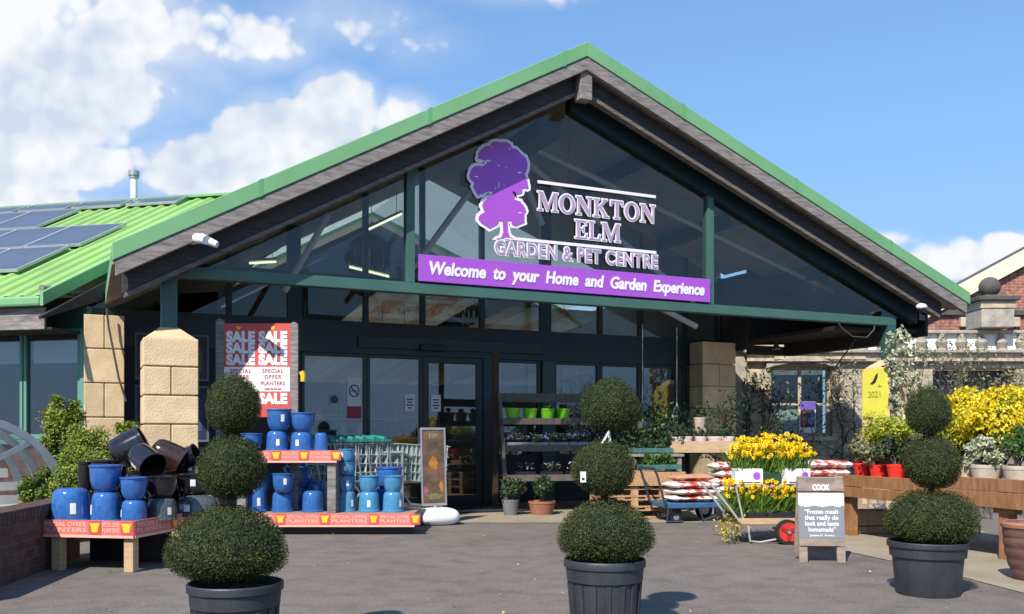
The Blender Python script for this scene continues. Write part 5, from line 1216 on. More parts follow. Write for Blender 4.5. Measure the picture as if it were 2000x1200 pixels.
# ------------------------------------------------------------------ bags of compost, blue trolley
BAGR = None
def bagmat():
    m = bpy.data.materials.new('red_white_printed_bag'); m.use_nodes = True; N = m.node_tree.nodes; L = m.node_tree.links; b = N['Principled BSDF']; b.inputs['Roughness'].default_value = .35
    tc = N.new('ShaderNodeTexCoord'); nz = N.new('ShaderNodeTexNoise'); nz.inputs['Scale'].default_value = 5; nz.inputs['Detail'].default_value = 4
    mp = N.new('ShaderNodeMapping'); mp.inputs['Scale'].default_value = (1.0, 1.2, 3.0); L.new(tc.outputs['Object'], mp.inputs[0]); L.new(mp.outputs[0], nz.inputs['Vector'])
    cr = N.new('ShaderNodeValToRGB'); cr.color_ramp.interpolation = 'CONSTANT'; E = cr.color_ramp.elements
    E[0].position = 0; E[0].color = (.36, .06, .05, 1); E[1].position = .46; E[1].color = (.62, .16, .11, 1)
    for ps0, c in ((.52, (.80, .70, .66, 1)), (.60, (.42, .08, .06, 1)), (.68, (.75, .45, .36, 1))): x = E.new(ps0); x.color = c
    L.new(nz.outputs['Fac'], cr.inputs[0]); sp = N.new('ShaderNodeSeparateXYZ'); L.new(tc.outputs['Object'], sp.inputs[0])
    ab = N.new('ShaderNodeMath'); ab.operation = 'ABSOLUTE'; L.new(sp.outputs[0], ab.inputs[0]); gt = N.new('ShaderNodeMath'); gt.operation = 'GREATER_THAN'; gt.inputs[1].default_value = .24; L.new(ab.outputs[0], gt.inputs[0])
    mx = N.new('ShaderNodeMix'); mx.data_type = 'RGBA'; L.new(gt.outputs[0], mx.inputs[0]); L.new(cr.outputs[0], mx.inputs[6]); mx.inputs[7].default_value = (.74, .66, .62, 1); L.new(mx.outputs[2], b.inputs['Base Color'])
    return m
BAGR = bagmat(); BAGB = mat('buff_paper_bag', (.46, .24, .13), .6, .15, 8)
def bag(lab, p, w, d, h, rz, m=None, group=None):
    def shp(Dn):
        q_ = np.sign(Dn) * np.abs(Dn) ** np.array([.35, .35, .8]); x, y = q_[:, 0], q_[:, 1]
        th = (1 - np.abs(x) ** 6) * (1 - np.abs(y) ** 6) * .85 + .15
        return np.column_stack([x * w / 2, y * d / 2, q_[:, 2] * h / 2 * th * (1 + .12 * np.sin(x * 9 + p[0] * 31) * np.cos(y * 7 + p[2] * 50)) + h / 2])
    V, Fq = sphere_grid(40, 16, shp); o = npmesh('compost_bag', V, Fq, m or BAGR, None, None, p, True); o.rotation_euler = (0, 0, rz); return tag(o, lab, 'bag', group)
YB = 12.35; kB = YB / F; p = at(1345, 850, YB); ft = thing('flatbed_trolley', 'blue steel flatbed trolley with dark handles carrying red and white bags', 'trolley', (p.x, p.y, 0), R(14))
zb = H + (HY - 975) * kB
MB().box(-.42, .42, -.30, .30, zb - .10, zb - .03).build('platform', BLUEM, ft, bevel=.012)
fr = MB()
for y in (-.26, .26): fr.tube([(-.40, y, zb - .08), (-.46, y, zb - .02), (-.56, y, zb + .33), (-.60, y, zb + .42)], .016, 8)
fr.tube([(-.60, -.26, zb + .42), (-.60, .26, zb + .42)], .016, 8)
fr.tube([(-.40, -.26, zb - .08), (-.43, -.26, .02), (-.2, -.26, .02)], .014, 8); fr.tube([(.02, -.28, zb - .1), (.08, -.28, .03), (.36, -.28, .12)], .014, 8)
fr.build('frame', DSTEEL, ft, smooth=True)
for x, y in ((.38, -.33), (.38, .33), (-.28, -.20), (-.28, .20)):
    w_ = MB(); r_ = .12 if x > 0 else .075; w_.tube([(x, y - .025, r_), (x, y + .025, r_)], r_, 24); o = w_.build('wheel', RUBBER, ft, smooth=True)
    MB().tube([(x, y - .03, r_), (x, y + .03, r_)], r_ * .55, 16).build('hub', GALV, o, smooth=True)
MB().box(-.34, -.22, -.24, .24, .10, zb - .101).build('axle_block', BLACKP, ft)
for i in range(3):
    bag('red and white compost bag on the blue flatbed trolley, %s' % ('lowest of three', 'middle of three', 'topmost of three')[i], (p.x + .02 + .03 * (i % 2), p.y - .02, zb - .029 + i * .088), .70, .50, .098, R(14 + (-5, 6, -2)[i]), None, 'compost bags on the blue trolley')
bag('buff paper bag lying on top behind the red bags on the blue trolley', (p.x + .06, p.y + .14, zb - .029 + .262), .62, .34, .10, R(20), BAGB)
for (px, Y, nb, z0, pre, grp) in ((1432, 13.3, 4, .32, 'the stack left of the daffodils', 'bag stack left of the daffodils'), (1608, 12.6, 5, .26, 'the stack behind the wooden sign', 'bag stack right of the daffodils')):
    q_ = at(px, 850, Y); t = thing('bag_plinth', 'low dark wooden plinth under ' + pre, 'plinth', (q_.x, q_.y, 0), R(5))
    for y in (-.22, 0, .22): MB().box(-.34, .34, y - .04, y + .04, 0, z0 - .03).build('bearer', WOODG, t)
    MB().box(-.36, .36, -.27, .27, z0 - .029, z0).build('deck', WOODG, t)
    for i in range(nb): bag('red and white bag, %s in %s' % (('lowest', 'second lowest', 'third lowest', 'fourth lowest', 'topmost')[i if i < nb - 1 else 4], pre), (q_.x + .02 * (-1) ** i, q_.y, z0 + i * .108), .68, .5, .118, R(5 + 4 * (-1) ** i), None, grp)

# ------------------------------------------------------------------ daffodil barrow
YD = 9.8; kD = YD / F; p = at(1500, 850, YD); db = thing('flower_barrow', 'two tier barrow of yellow daffodils with a red wheel and pale wire legs', 'barrow', (p.x, p.y, 0), R(3))
def zd(py): return H + (HY - py) * kD
def xd(px): return (px - 1500) * kD
MB().box(xd(1428), xd(1580), -.02, .36, zd(952), zd(946)).build('upper_shelf', WOOD, db); MB().box(xd(1440), xd(1560), -.10, .36, zd(1022), zd(1012)).build('lower_tray', WOOD, db)
fr = MB()
for y in (-.08, .34):
    fr.tube([(xd(1455), y, zd(1020)), (xd(1460), y, zd(1055)), (xd(1480), y, .02), (xd(1512), y, zd(1052)), (xd(1575), y, zd(1055))], .011, 8)
    fr.tube([(xd(1447), y, zd(1016)), (xd(1432), y, zd(950))], .010, 8); fr.tube([(xd(1552), y, zd(1016)), (xd(1572), y, zd(950))], .010, 8)
    fr.tube([(xd(1440), y, zd(1018)), (xd(1415), y, zd(985)), (xd(1383), y, zd(945))], .013, 8)
fr.build('frame', mat('pale_wire_frame', (.5, .5, .46), .45, .1, 8, metal=.3), db, smooth=True)
r_ = .13; wx, wz_ = xd(1530), .132
wy = -.14; o = MB().tube([(wx, wy - .03, wz_), (wx, wy + .03, wz_)], r_, 28).build('wheel', RUBBER, db, smooth=True)
MB().tube([(wx, wy - .036, wz_), (wx, wy + .036, wz_)], r_ * .78, 24).build('rim', REDM, o, smooth=True); MB().tube([(wx, wy - .06, wz_), (wx, .3, wz_)], .018, 10).build('axle', GALV, o)
sp = MB()
for k_ in range(3):
    a = k_ * 2.09 + .5; sp.beam((wx, wy - .042, wz_), (wx + math.cos(a) * r_ * .7, wy - .042, wz_ + math.sin(a) * r_ * .7), .035, .008, up=(0, 1, 0))
sp.build('spoke', mat('dark_red_metal', (.28, .02, .02), .5, .1, 8), o)
DB = Matrix.Translation(db.location) @ Matrix.Rotation(R(3), 4, 'Z')
def daffs(lab, px, py, y, w, boxm, boxh, h, n, logo=False, group=None, strap=1.0, dx=0):
    q_ = DB @ Vector((xd(px), y, zd(py))); t = thing('daffodil_pot', lab, 'daffodils', q_, R(3) + dx, group); d = .16
    b = MB(); b.box(-w / 2, w / 2, -d / 2, d / 2, 0, boxh); o = b.build('box' if logo else 'pot', boxm, t, bevel=.008)
    if logo:
        l = MB(); l.tube([(w * .26, -d / 2 - .006, boxh * .55), (w * .26, -d / 2 - .001, boxh * .55)], boxh * .24, 20); l.build('printed_flower', PURPLE, o)
        l = MB(); l.box(-w * .38, w * .40, -d / 2 - .003, -d / 2 - .001, boxh * .10, boxh * .16); l.build('print', INK, o)
    k_ = int(150 * strap); P = np.column_stack([rng.uniform(-w * .5, w * .5, k_), rng.uniform(-d * .5, d * .5, k_), np.full(k_, boxh * .8)]); Dr = rng.normal(0, .38, (k_, 3)); Dr[:, 2] = 1
    V, Fq = blades(P, Dr, h * rng.uniform(.6, 1.0, k_), .007); npmesh('foliage', V, Fq, STRAP, None, t)
    Pv, Fv, Mv = [], [], []; b0 = 0
    for i in range(n):
        c = np.array([rng.uniform(-w * .62, w * .62), rng.uniform(-d * .75, d * .6), boxh + h * rng.uniform(.42, 1.0)]); f = unit(np.array([rng.normal(0, .6), -1 + rng.normal(0, .5), .35 + rng.normal(0, .4)])); a = unit(np.cross(f, [0, 0, 1.0])); bb = np.cross(a, f); R_ = .030
        for j in range(6):
            th = j * math.pi / 3; e = a * math.cos(th) + bb * math.sin(th); s_ = -a * math.sin(th) + bb * math.cos(th)
            Pv += [c, c + e * R_ * .55 + s_ * R_ * .36, c + e * R_ - f * .004, c + e * R_ * .55 - s_ * R_ * .36]; Fv.append([b0, b0 + 1, b0 + 2, b0 + 3]); Mv.append(0); b0 += 4
        for j in range(5):
            t0, t1 = j * 1.2566, (j + 1) * 1.2566; e0, e1 = a * math.cos(t0) + bb * math.sin(t0), a * math.cos(t1) + bb * math.sin(t1)
            Pv += [c + e0 * .008, c + e1 * .008, c + e1 * .013 + f * .018, c + e0 * .013 + f * .018]; Fv.append([b0, b0 + 1, b0 + 2, b0 + 3]); Mv.append(1); b0 += 4
    npmesh('blossom', np.array(Pv), np.array(Fv), [DAFF, DAFFC], Mv, t)
GD1, GD2 = 'daffodils on the upper shelf of the barrow', 'daffodils on the lower tray of the barrow'
daffs('daffodils in a white printed box with purple emblem at the left of the upper shelf', 1462, 946, .06, .30, WHITE, .165, .26, 75, True, GD1)
daffs('daffodils in a dark green pot between the two white printed boxes', 1508, 946, .06, .18, mat('dark_green_pot', (.02, .06, .03), .5, .3, 8), .13, .34, 50, False, GD1)
daffs('daffodils in a white printed box with purple emblem at the right of the upper shelf', 1556, 946, .06, .30, WHITE, .165, .27, 75, True, GD1, dx=.25)
daffs('daffodils at the back left of the upper shelf, behind the white box', 1480, 946, .26, .36, BLACKP, .14, .36, 70, False, GD1)
daffs('daffodils at the back right of the upper shelf, tallest of the barrow', 1540, 946, .26, .36, BLACKP, .14, .40, 70, False, GD1)
for i, (px, lab) in enumerate(((1440, 'daffodils spilling over the left end of the lower tray'), (1478, 'daffodils left of centre on the lower tray'), (1516, 'daffodils right of centre on the lower tray above the wheel'), (1550, 'daffodils at the right end of the lower tray beside the wooden sign'))):
    daffs(lab, px, 1012, .06, .20, BLACKP, .07, .34, 62, False, GD2, 1.5)
b0 = DB @ Vector((xd(1432), -.08, 0)); branchy('trailing_plant', 'wispy yellow flowered plant trailing from the left end of the barrow to the ground', 'plant', (b0.x, b0.y, 0), .38, .5, 6, TWIG, YFLOW, 260, .03, .005, 2)

# ------------------------------------------------------------------ A board
YA = 8.3; kA = YA / F; p = at(1607, 850, YA); ab = thing('a_board', 'wooden A board with grey and white printed panel about frozen meals', 'a board', (p.x, p.y, 0), R(-4))
def za(py): return H + (HY - py) * kA
wA = .205; tl_ = Matrix.Rotation(R(-7), 4, 'X')
def ab_box(nm_, m_, x0, x1, y0, y1, z0, z1, mm=tl_, bev=.004, par=None): b = MB(); b.M = mm; b.box(x0, x1, y0, y1, z0, z1); return b.build(nm_, m_, par or ab, bevel=bev)
WA = mat('aged_brown_board', (.21, .155, .12), .75, .3, 5, .25, 40, stretch=(1, 1, 5), col2=(.37, .29, .24))
zt2, z1_ = za(930), za(1062)
for s in (-1, 1): ab_box('side_post', WA, min(s * wA, s * (wA - .075)), max(s * wA, s * (wA - .075)), 0, .03, .0, .145); ab_box('side_post', WA, min(s * wA, s * (wA - .075)), max(s * wA, s * (wA - .075)), 0, .03, zt2 - .10, zt2)
ab_box('header_board', WA, -wA, wA, -.012, .02, za(960), za(947) + .02); ab_box('foot_board', WA, -wA, wA, -.012, .018, .148, za(1052) - .002)
ab_box('panel_back', WA, -wA, wA, .002, .014, .16, za(960))
ab_box('grey_panel', GREYP, -wA + .004, wA - .004, -.010, .001, za(1052), za(988), bev=0); ab_box('white_panel', WHITE, -wA + .004, wA - .004, -.010, .001, za(988) + .001, za(964), bev=0)
ab_box('rear_panel', WA, -wA, wA, -.01, .02, .06, zt2 - .02, Matrix.Translation((0, .13, 0)) @ Matrix.Rotation(R(9), 4, 'X') @ Matrix.Translation((0, .09, 0)))
def atx(tx, z, sz, m, fit=None, off=.001, y=-.0115, nm_='lettering'):
    return text(nm_, tx, sz, m, ab, tuple(tl_ @ Vector((0, y, z))), (R(90 - 7), 0, 0), ext=.0008, off=off, fit=fit)
atx('COOK', za(953), .072, LETTER, .155, .003, -.0135)
for i, (tx, w_) in enumerate((('\u201cFrozen meals', .30), ('that really do', .30), ('look and taste', .30), ('homemade\u201d', .24))): atx(tx, za(1000.5 + i * 11.6), .058, LETTER, w_)
atx('Joanna D. Rogers', za(1046.5), .026, LETTER, .22, .0005)
wv = MB(); wv.M = tl_
for i in range(12): wv.box(-wA + .02 + i * .03, -wA + .02 + i * .03 + .029, -.0108, -.0102, za(988) - .006 * (1 + math.sin(i * 1.3)), za(988) + .0005)
wv.build('torn_edge', WHITE, ab)

# ------------------------------------------------------------------ wooden staging with shrubs on the right
SA = at(1640, 850, 10.6); SBp = at(2060, 850, 7.9); sdir = (SBp - SA); sdir.z = 0; sl_ = sdir.length; sa = math.atan2(sdir.y, sdir.x)
sg = thing('plant_staging', 'long brown timber plant staging on square legs along the right side', 'staging', (SA.x, SA.y, 0), sa)
SGM = Matrix.Translation((SA.x, SA.y, 0)) @ Matrix.Rotation(sa, 4, 'Z'); SZ = .70
MB().box(0, sl_, .02, 1.25, SZ - .06, SZ - .02).build('staging_top', WOODB, sg)
for (z0, z1_) in ((SZ - .13, SZ + .0), (SZ - .25, SZ - .135)): MB().box(0, sl_ * .52, -.03, .0, z0, z1_).build('front_board', WOODB, sg, bevel=.005)
for (z0, z1_) in ((SZ - .07, SZ + .05), (SZ - .22, SZ - .075)): MB().box(sl_ * .525, sl_, -.034, -.004, z0, z1_).build('front_board', WOODB, sg, bevel=.005)
for x in (.1, sl_ * .45, sl_ * .80, sl_ - .1):
    for y in (.03, 1.1): MB().box(x - .055, x + .055, y, y + .10, 0, SZ - .061).build('leg', WOODB, sg, bevel=.006)
MB().beam((sl_ * .80 - .12, .08, SZ - .24), (sl_ * .80 + .12, .08, SZ - .24), .09, .06).build('corner_block', WOODB, sg)
def onst(x, y, z=None): return SGM @ Vector((x, y, SZ - .02 if z is None else z))
RP = ('red pot with grey green shrub at the left end of the staging', 'second red pot from the left on the staging', 'third red pot from the left on the staging', 'fourth red pot from the left on the staging behind the right topiary', 'fifth red pot on the staging, rightmost of the red ones')
for i, x in enumerate((.22, .48, .76, 1.12, 1.45)):
    potted(RP[i], 'potted shrub', onst(x, .14), .105, .155, REDP, (.26, .17, .30), LEAFO if i < 2 else LEAFD, 1300, .05, 'red pots on the staging', 16, name='potted_shrub')
    potted(RP[i].replace('red pot', 'red pot of the back row').replace(' on the staging', '').replace(' of the staging', '').replace(' with grey green shrub', ''), 'potted shrub', onst(x + .1, .48), .105, .155, REDP, (.24, .16, .28), LEAFD, 800, .05, 'red pots of the back row', 14, name='potted_shrub')
# yellow shrubs: (px, Y, crown centre py, half width px, half height px)
def yshrub(lab, px, Y, pyc, hw, hh, m, n, grp=None, pm=CREAMP, base=SZ - .02, size=.040, fl=True, nc=34, fill=.45):
    k_ = Y / F; q_ = at(px, 850, Y); cz = H + (HY - pyc) * k_ - base
    return potted(lab, 'potted shrub', (q_.x, q_.y, base), .14, .19, pm, (hw * k_, hh * k_, cz), m, n, size, grp, nc, (YFLOW, int(n * .55), size * .9) if fl else None, name='potted_shrub', fill=fill, stems=12)
yshrub('large bright yellow flowering shrub in a cream pot at the right edge', 1960, 8.85, 830, 78, 68, YLEAF, 7000, 'yellow shrubs on the staging')
yshrub('large yellow flowering shrub in a cream pot right of the topiary', 1890, 9.3, 838, 62, 72, YLEAF, 7000, 'yellow shrubs on the staging')
yshrub('pale yellow green shrub on the staging in front of the yellow pillar sign', 1738, 10.4, 845, 66, 54, YLEAF, 6000, 'yellow shrubs on the staging', fl=False)
yshrub('green and cream variegated shrub below the large yellow shrub', 1925, 8.75, 882, 55, 34, LEAFP, 1800, None, CREAMP, fl=False, size=.05)
yshrub('small yellow variegated shrub on the staging behind the topiary middle ball', 1845, 9.3, 880, 40, 30, LEAFP, 1300, None, fl=False, size=.05)
yshrub('dark green shrub in a cream pot at the right end of the staging', 1990, 8.4, 860, 40, 50, LEAFG, 1600, None, CREAMP, fl=False)
for i, (px, py, lab) in enumerate(((1712, 1028, 'stacked cream pots standing on the ground under the staging'), (1740, 1008, 'cream pot on the ground deeper under the staging'))):
    q_ = gnd(px, py); t = thing('empty_pot', lab, 'pot', (q_.x, q_.y, .006)); pot_mesh(.11, .22, CREAMP, t, .8); 
    if i == 0:
        for j in range(3): pot_mesh(.115, .06, CREAMP, t, .9, z=.19 + j * .045)
q_ = at(1690, 850, 10.9); crate('wooden_crate', 'slatted orange brown crate on the ground under the staging', 'crate', 1690, 1010, 10.9, .7, .4, .26, WOODO, R(10), 3, z=.008)
for i, (x, y) in enumerate(((2.6, .6), (3.0, .7), (3.3, .5))):
    potted(('leafy dark pot in the shade under the staging, left one', 'leafy dark pot in the shade under the staging, middle one', 'leafy dark pot in the shade under the staging, right one')[i], 'potted plant', onst(x, y, .006), .14, .22, BLACKP, (.22, .16, .34), LEAFG, 700, .08, 'pots under the staging', 12)
hs_ = MB(); c0 = gnd(1895, 1062); hs_.tube([(math.cos(a) * .10, 0, .13 + math.sin(a) * .12) for a in np.linspace(-1.6, 1.0, 12)], .012, 8)
tag(hs_.build('hose_end', CREAMP, None, smooth=True, loc=(c0.x, c0.y, 0)), 'pale curved hose end beside the right topiary tub', 'hose')
# ribbed terracotta pot at the right edge
q_ = gnd(2012, 1133); q_.y = 7.3; tp_ = thing('terracotta_pot', 'dark ribbed terracotta pot cut off by the right edge', 'pot', (at(2015, 850, 7.3).x, 7.3, .006))
pr = [(.001, .005), (.12, 0)]; 
for i in range(40): z = i / 39; pr.append((.125 + .075 * math.sin(z * 1.75) + (.008 * abs(math.sin(z * 15)) if z < .86 else .008), z * .40))
pr += [(.215, .41), (.218, .44), (.20, .455), (.18, .44), (.17, .40), (.001, .39)]
MB().lathe(pr, 36).build('body', TERRD, tp_, smooth=True, angle=50); MB().lathe([(.205, .412), (.2195, .415), (.2215, .44), (.203, .4575), (.190, .452)], 36).build('rim', TERRA, tp_, smooth=True)

# ------------------------------------------------------------------ old stone shop front beyond the porch
YH = 19.2; kH = YH / F
hb = thing('stone_building', 'old stone shop front with arched window, balustrade and climbing plants', 'building', (0, YH, 0))
def xh(px): return (px - 1000) * kH
def zh(py): return H + (HY - py) * kH
OW = (1506, 1626, 722, 852)     # window opening
wl = MB(); d0, d1 = 0, .45
wl.box(xh(1460), xh(OW[0]), d0, d1, 0, zh(690)); wl.box(xh(OW[1]), xh(1822), d0, d1, 0, zh(690)); wl.box(xh(OW[0]), xh(OW[1]), d0, d1, 0, zh(OW[3])); wl.box(xh(OW[0]), xh(OW[1]), d0, d1, zh(716), zh(690))
wl.box(xh(1822), xh(1985), d0, d1, zh(720), zh(690)); wl.box(xh(1985), xh(2500), d0, d1, 0, zh(690)); wl.box(xh(1822), xh(1985), .6, .7, 0, zh(720))
STW = brick_mat('coursed_rubble_stone', (.50, .43, .32), (.33, .29, .22), (.20, .18, .15), row=.24, width=.55)
wl.build('wall', STW, hb)
# side return of the porch (shaded rendered wall between pillar and stone front)
MB().box(xh(1425), xh(1459.5), .1, .4, 0, zh(680)).build('side_wall', STONEG, hb)
qn = MB(); z = 0; i = 0
while z < zh(722):
    w_ = .40 if i % 2 else .26; qn.box(xh(1462), xh(1462) + w_, -.03, -.002, z + .006, min(z + .27, zh(722)) - .006); z += .28; i += 1
qn.build('quoin', STONEB, hb, bevel=.012)
# arched hood over the window
ar = MB(); n = 16; xc, hw_ = (xh(OW[0]) + xh(OW[1])) / 2, (xh(OW[1]) - xh(OW[0])) / 2 + .12
for k_ in range(n):
    a0, a1 = -1 + 2 * k_ / n, -1 + 2 * (k_ + 1) / n
    def top(a): return zh(722) + .12 * (1 - a * a) + .02
    ar.prism([(xc + a0 * hw_, -.10, top(a0)), (xc + a1 * hw_, -.10, top(a1)), (xc + a1 * hw_, -.10, top(a1) + .10), (xc + a0 * hw_, -.10, top(a0) + .10)], (0, .098, 0))
ar.build('hood_mould', STONEG, hb)
MB().box(xh(1452), xh(2500), -.14, -.003, zh(722) + .16, zh(706)).build('string_course', STONEG, hb, bevel=.015)
MB().box(xh(1452), xh(2500), -.10, .5, zh(690) + .003, zh(684)).build('cornice', STONEG, hb, bevel=.01)
MB().box(xh(1425), xh(1688), -.02, .4, zh(684) + .003, zh(642)).build('parapet', STONEB, hb)
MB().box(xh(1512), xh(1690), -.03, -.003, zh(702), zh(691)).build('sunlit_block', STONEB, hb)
f = MB(); x0, x1, z0, z1 = xh(OW[0]), xh(OW[1]), zh(OW[3]), zh(716)
for x in (x0, (x0 + x1) / 2 - .03, x1 - .06): f.box(x, x + .06, .14, .20, z0, z1)
f.box(x0 + .06, x1 - .06, .145, .195, z0, z0 + .07); f.box(x0 + .06, x1 - .06, .145, .195, z1 - .07, z1); f.box(x0 + .06, x1 - .06, .145, .195, zh(792), zh(792) + .05)
o = f.build('window', STONEB, hb); MB().box(x0 + .01, x1 - .01, .165, .171, z0 + .01, z1 - .01).build('pane', GLASS, o)
MB().box(x0 - .1, x1 + .1, -.10, .13, z0 - .10, z0 - .003).build('window_sill', STONEB, hb, bevel=.01)
MB().box(x0 + .05, x0 + .62, .22, .24, z0 + .02, zh(790)).build('window_blind', mat('pale_green_blind', (.42, .50, .46), .7, .06, 3), hb)
MB().box(x0 - .2, x1 + .2, 1.2, 1.3, 0, z1 + .2).build('inner_wall', mat('dim_inner_wall', (.12, .13, .14), .8, .3, 2), hb)
f = MB(); f.box(xh(1825), xh(1982), .35, .40, .3, zh(722)); f.build('window', FRAME, hb)
t = thing('window_poster', 'purple edged photo poster in the arched window', 'poster', (xh(1581), YH + .125, zh(846)))
MB().box(-.17, .17, 0, .01, 0, .66).build('paper', WHITE, t); MB().box(-.168, .168, -.003, -.0005, .50, .658).build('heading', mat('violet_print', (.16, .10, .42), .5, .2, 12), t)
MB().box(-.15, .15, -.003, -.0005, .12, .495).build('picture', mat('dark_print', (.05, .03, .05), .5, .4, 8), t)
for (x, m_, w_, h_) in ((-.075, mat('orange_print', (.55, .14, .05), .5, .3, 14), .055, .26), (.07, mat('blue_print', (.20, .30, .65), .5, .3, 14), .065, .22)):
    n = 14; MB().prism([(x + w_ * math.cos(k_ * 2 * math.pi / n), -.006, .29 + h_ * .55 * math.sin(k_ * 2 * math.pi / n)) for k_ in range(n)][::-1], (0, .002, 0)).build('figure_print', m_, t)
# balustrade with white panels behind
bl = thing('balustrade', 'grey stone balustrade on the old shop front with white boarding behind', 'balustrade', (xh(1690), YH + .2, zh(684)))
LB_ = xh(2480) - xh(1690); zbt = zh(650) - zh(684)
bp = [(.001, 0), (.10, 0), (.10, .03), (.06, .05), (.085, .11), (.10, .16), (.075, .22), (.045, .28), (.04, .33), (.001, .33)]; sc_ = zbt / .33
x = .0; bal = None
while x < LB_:
    if bal is None:
        bal = MB().lathe([(r * 1.25, z * sc_) for r, z in bp], 14).build('baluster', STONEG, bl, smooth=True); bal.location = (x, 0, 0)
    else:
        o = bal.copy(); COL.objects.link(o); o.location = (x, 0, 0)
    x += .42
MB().box(-.2, LB_, -.06, .10, zbt + .002, zbt + .07).build('rail', STONEG, bl, bevel=.015)
MB().box(-.3, LB_, .045, .075, .01, zbt).build('white_boarding', WALLW, bl)
gp_ = thing('stone_pier', 'square stone pier with cap and dark stone ball rising above the balustrade', 'pier', (xh(1945), YH + .25, zh(650) + .10))
zz = zh(583) - zh(650) - .10; w_ = .34
MB().box(-w_, w_, -w_, w_, 0.002, zz - .22).build('shaft', STONEG, gp_, bevel=.015); MB().box(-w_ - .02, w_ + .02, -w_ - .02, w_ + .02, zz - .218, zz - .06).build('neck', STONEB, gp_, bevel=.01); MB().box(-w_ - .09, w_ + .09, -w_ - .09, w_ + .09, zz - .058, zz + .03).build('cap', STONED, gp_, bevel=.015)
c = MB(); c.add([(-w_, -w_, zz + .032), (w_, -w_, zz + .032), (w_, w_, zz + .032), (-w_, w_, zz + .032), (0, 0, zz + .14)], [(0, 1, 4), (1, 2, 4), (2, 3, 4), (3, 0, 4)]); c.build('cap_slope', STONED, gp_)
MB().ball((0, 0, zz + .27), .215, 28).build('ball_finial', STONED, gp_, smooth=True)
# brick gable behind
YG = 23.0; kG = YG / F
bg_ = thing('brick_gable_building', 'red brick gabled building with cream bargeboard behind the stone pier', 'building', (0, YG, 0))
def xg(px): return (px - 1000) * kG
def zg2(py): return H + (HY - py) * kG
AX, AZ = xg(2130), zg2(445); slp = .54; LX = xg(1790)
def zg3(x): return AZ - slp * abs(x - AX)
RX2 = 2 * AX - LX
MB().prism([(LX, 0, 0), (RX2, 0, 0), (RX2, 0, zg3(RX2)), (AX, 0, AZ), (LX, 0, zg3(LX))], (0, .3, 0)).build('wall', BRICKR, bg_)
for a, b in ((LX - .2, AX), (AX, RX2 + .2)):
    MB().prism([(a, -.16, zg3(a) - .04), (b, -.16, zg3(b) - .04), (b, -.16, zg3(b) + .36), (a, -.16, zg3(a) + .36)], (0, .12, 0)).build('bargeboard', BARGEC, bg_)
    MB().prism([(a, -.03, zg3(a) + .20), (b, -.03, zg3(b) + .20), (b, -.03, zg3(b) + .32), (a, -.03, zg3(a) + .32)], (0, 1.2, 0)).build('roof', STONED, bg_)
MB().box(LX, xg(2500), -.10, -.003, zg2(616), zg2(607)).build('coping', STONED, bg_)
for k_ in range(8):
    x = xg(1872 + k_ * 46); MB().box(x, x + .30, -.14, -.003, zg2(640), zg2(621)).build('dentil', STONEB, bg_, bevel=.02)
# sign on the right pillar
ys = thing('yellow_pillar_sign', 'yellow sign with black bird on the side of the right stone pillar', 'sign', W(11.02 - .287, 0, 1.42), ANG - R(90))
MB().box(-.26, .26, -.012, .0, 0, .80).build('board', mat('sign_yellow', (.74, .69, .09), .6, .08, 5), ys, bevel=.003)
bd = MB(); bd.prism([(-.10, -.016, .56), (-.04, -.016, .60), (.02, -.016, .70), (.07, -.016, .73), (.06, -.016, .66), (.02, -.016, .58), (-.04, -.016, .545)][::-1], (0, .003, 0)); bd.build('bird', INK, ys)
bd = MB(); bd.prism([(.06, -.016, .505), (.10, -.016, .54), (.16, -.016, .50)][::-1], (0, .003, 0)); bd.build('small_mark', mat('olive_print', (.30, .29, .03), .6), ys)
text('lettering', '2021', .15, mat('olive_print', (.30, .29, .03)), ys, (0, -.0135, .38), FZ, ext=.001, off=.002, fit=.26)
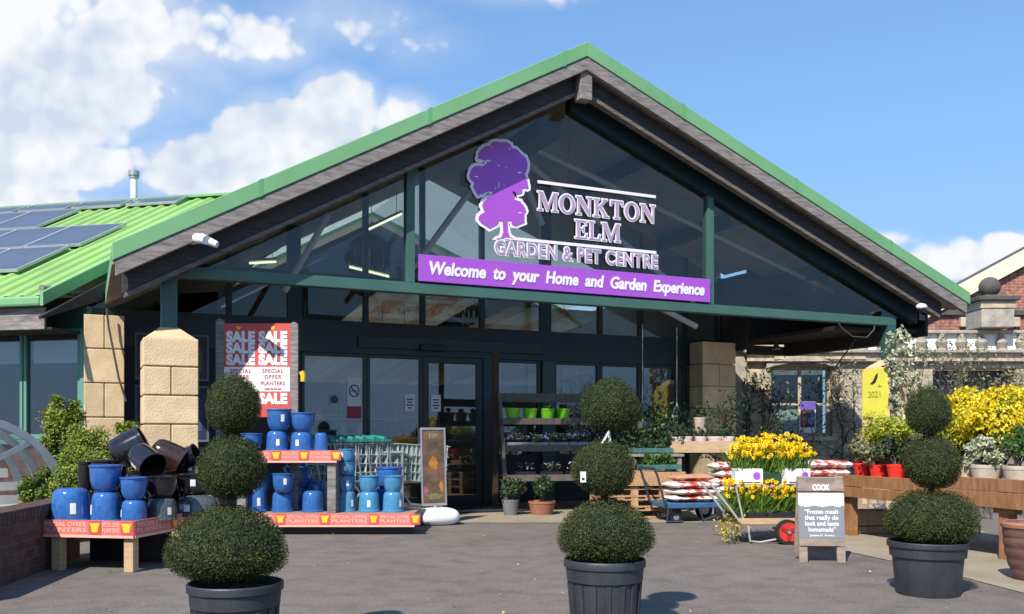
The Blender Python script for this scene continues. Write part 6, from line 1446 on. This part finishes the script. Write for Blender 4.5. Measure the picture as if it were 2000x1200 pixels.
# climbers
def climber(lab, base, span, h, n, leafm, nl, size, depth=.15, fwd=-.06):
    t = thing('climbing_plant', lab, 'climber', base); s = MB(); tips = []
    for _ in range(n):
        x = rng.uniform(-span * .4, span * .4); pts = [Vector((x, fwd, 0))]; 
        for j in range(7):
            x += rng.normal(0, span * .13); x = max(-span * .5, min(span * .5, x)); pts.append(Vector((x, fwd + rng.uniform(-depth, .0), h * (j + 1) / 7 * rng.uniform(.85, 1.05))))
        s.tube(pts, .016, 5, r1=.005); tips += pts[1:]
        for q_ in pts[2:]:
            e = q_ + Vector((rng.normal(0, span * .14), rng.uniform(-.1, 0), rng.uniform(-.1, .3))); s.tube([q_, e], .007, 4, r1=.003); tips.append(e)
    s.build('stem', BARK, t)
    T = np.array([tuple(v) for v in tips]); i = rng.integers(0, len(T), nl); P = T[i] + rng.normal(0, span * .06, (nl, 3)) * np.array([1, .6, 1]); P[:, 1] = np.minimum(P[:, 1], fwd + .04); V, Fq = leaves(P, rdirs(nl) + np.array([0, -.6, .2]), size, .55, .8); npmesh('foliage', V, Fq, leafm, None, t); return t
climber('tangled dark climber over the arched stone window', (xh(1560), YH - .05, 0), 2.2, 2.6, 9, LEAFD, 420, .08)
climber('climber with pale leaves on the stone wall beside the yellow sign', (xh(1662), YH - .05, 0), 1.0, 2.6, 6, LEAFO, 450, .07)
climber('dark climber on the shaded wall left of the arched window', (xh(1468), YH - .05, 0), .7, 2.4, 6, LEAFD, 350, .08)
pc = W(11.05, -.30, 0); climber('pale leaved climber clothing the front of the right stone pillar', (pc.x, pc.y, 0), .55, 2.65, 9, LEAFP, 1900, .075, .10)
ts = MB(); q_ = W(10.1, .1, 2.7); a, b = at(1672, 662, 15.2), at(1628, 722, 15.2)
cable('thin dark cable running down from the porch beam towards the stone front', [a, a.lerp(b, .5), b], .012)
b0 = at(1925, 850, 12.6); branchy('olive_tree', 'wispy grey olive tree behind the yellow shrubs', 'tree', (b0.x, b0.y, 0), 2.7, .36, 4, TWIG, LEAFO, 1500, .055, .016, 4)
b0 = at(1985, 850, 13.4); branchy('olive_tree', 'second wispy olive tree at the right edge before the stone wall', 'tree', (b0.x, b0.y, 0), 2.5, .36, 4, TWIG, LEAFO, 1200, .055, .015, 4)
b0 = at(1850, 850, 13.4); branchy('olive_tree', 'thin wispy olive tree just right of the stone pillar', 'tree', (b0.x, b0.y, 0), 2.1, .34, 3, TWIG, LEAFO, 600, .05, .012, 3)
# cowled lamp under the soffit
lm = sgn('porch_lamp', 'small round lamp under the dark side soffit of the porch', 'lamp', 10.6, 2.2, 2.72); MB().lathe([(.001, .10), (.03, .1), (.05, .06), (.09, .0), (.085, -.01), (.001, .01)], 18).build('shade', GALV, lm, smooth=True); MB().tube([(0, 0, .1), (0, 0, .12)], .012, 8).build('stem', GALV, lm)
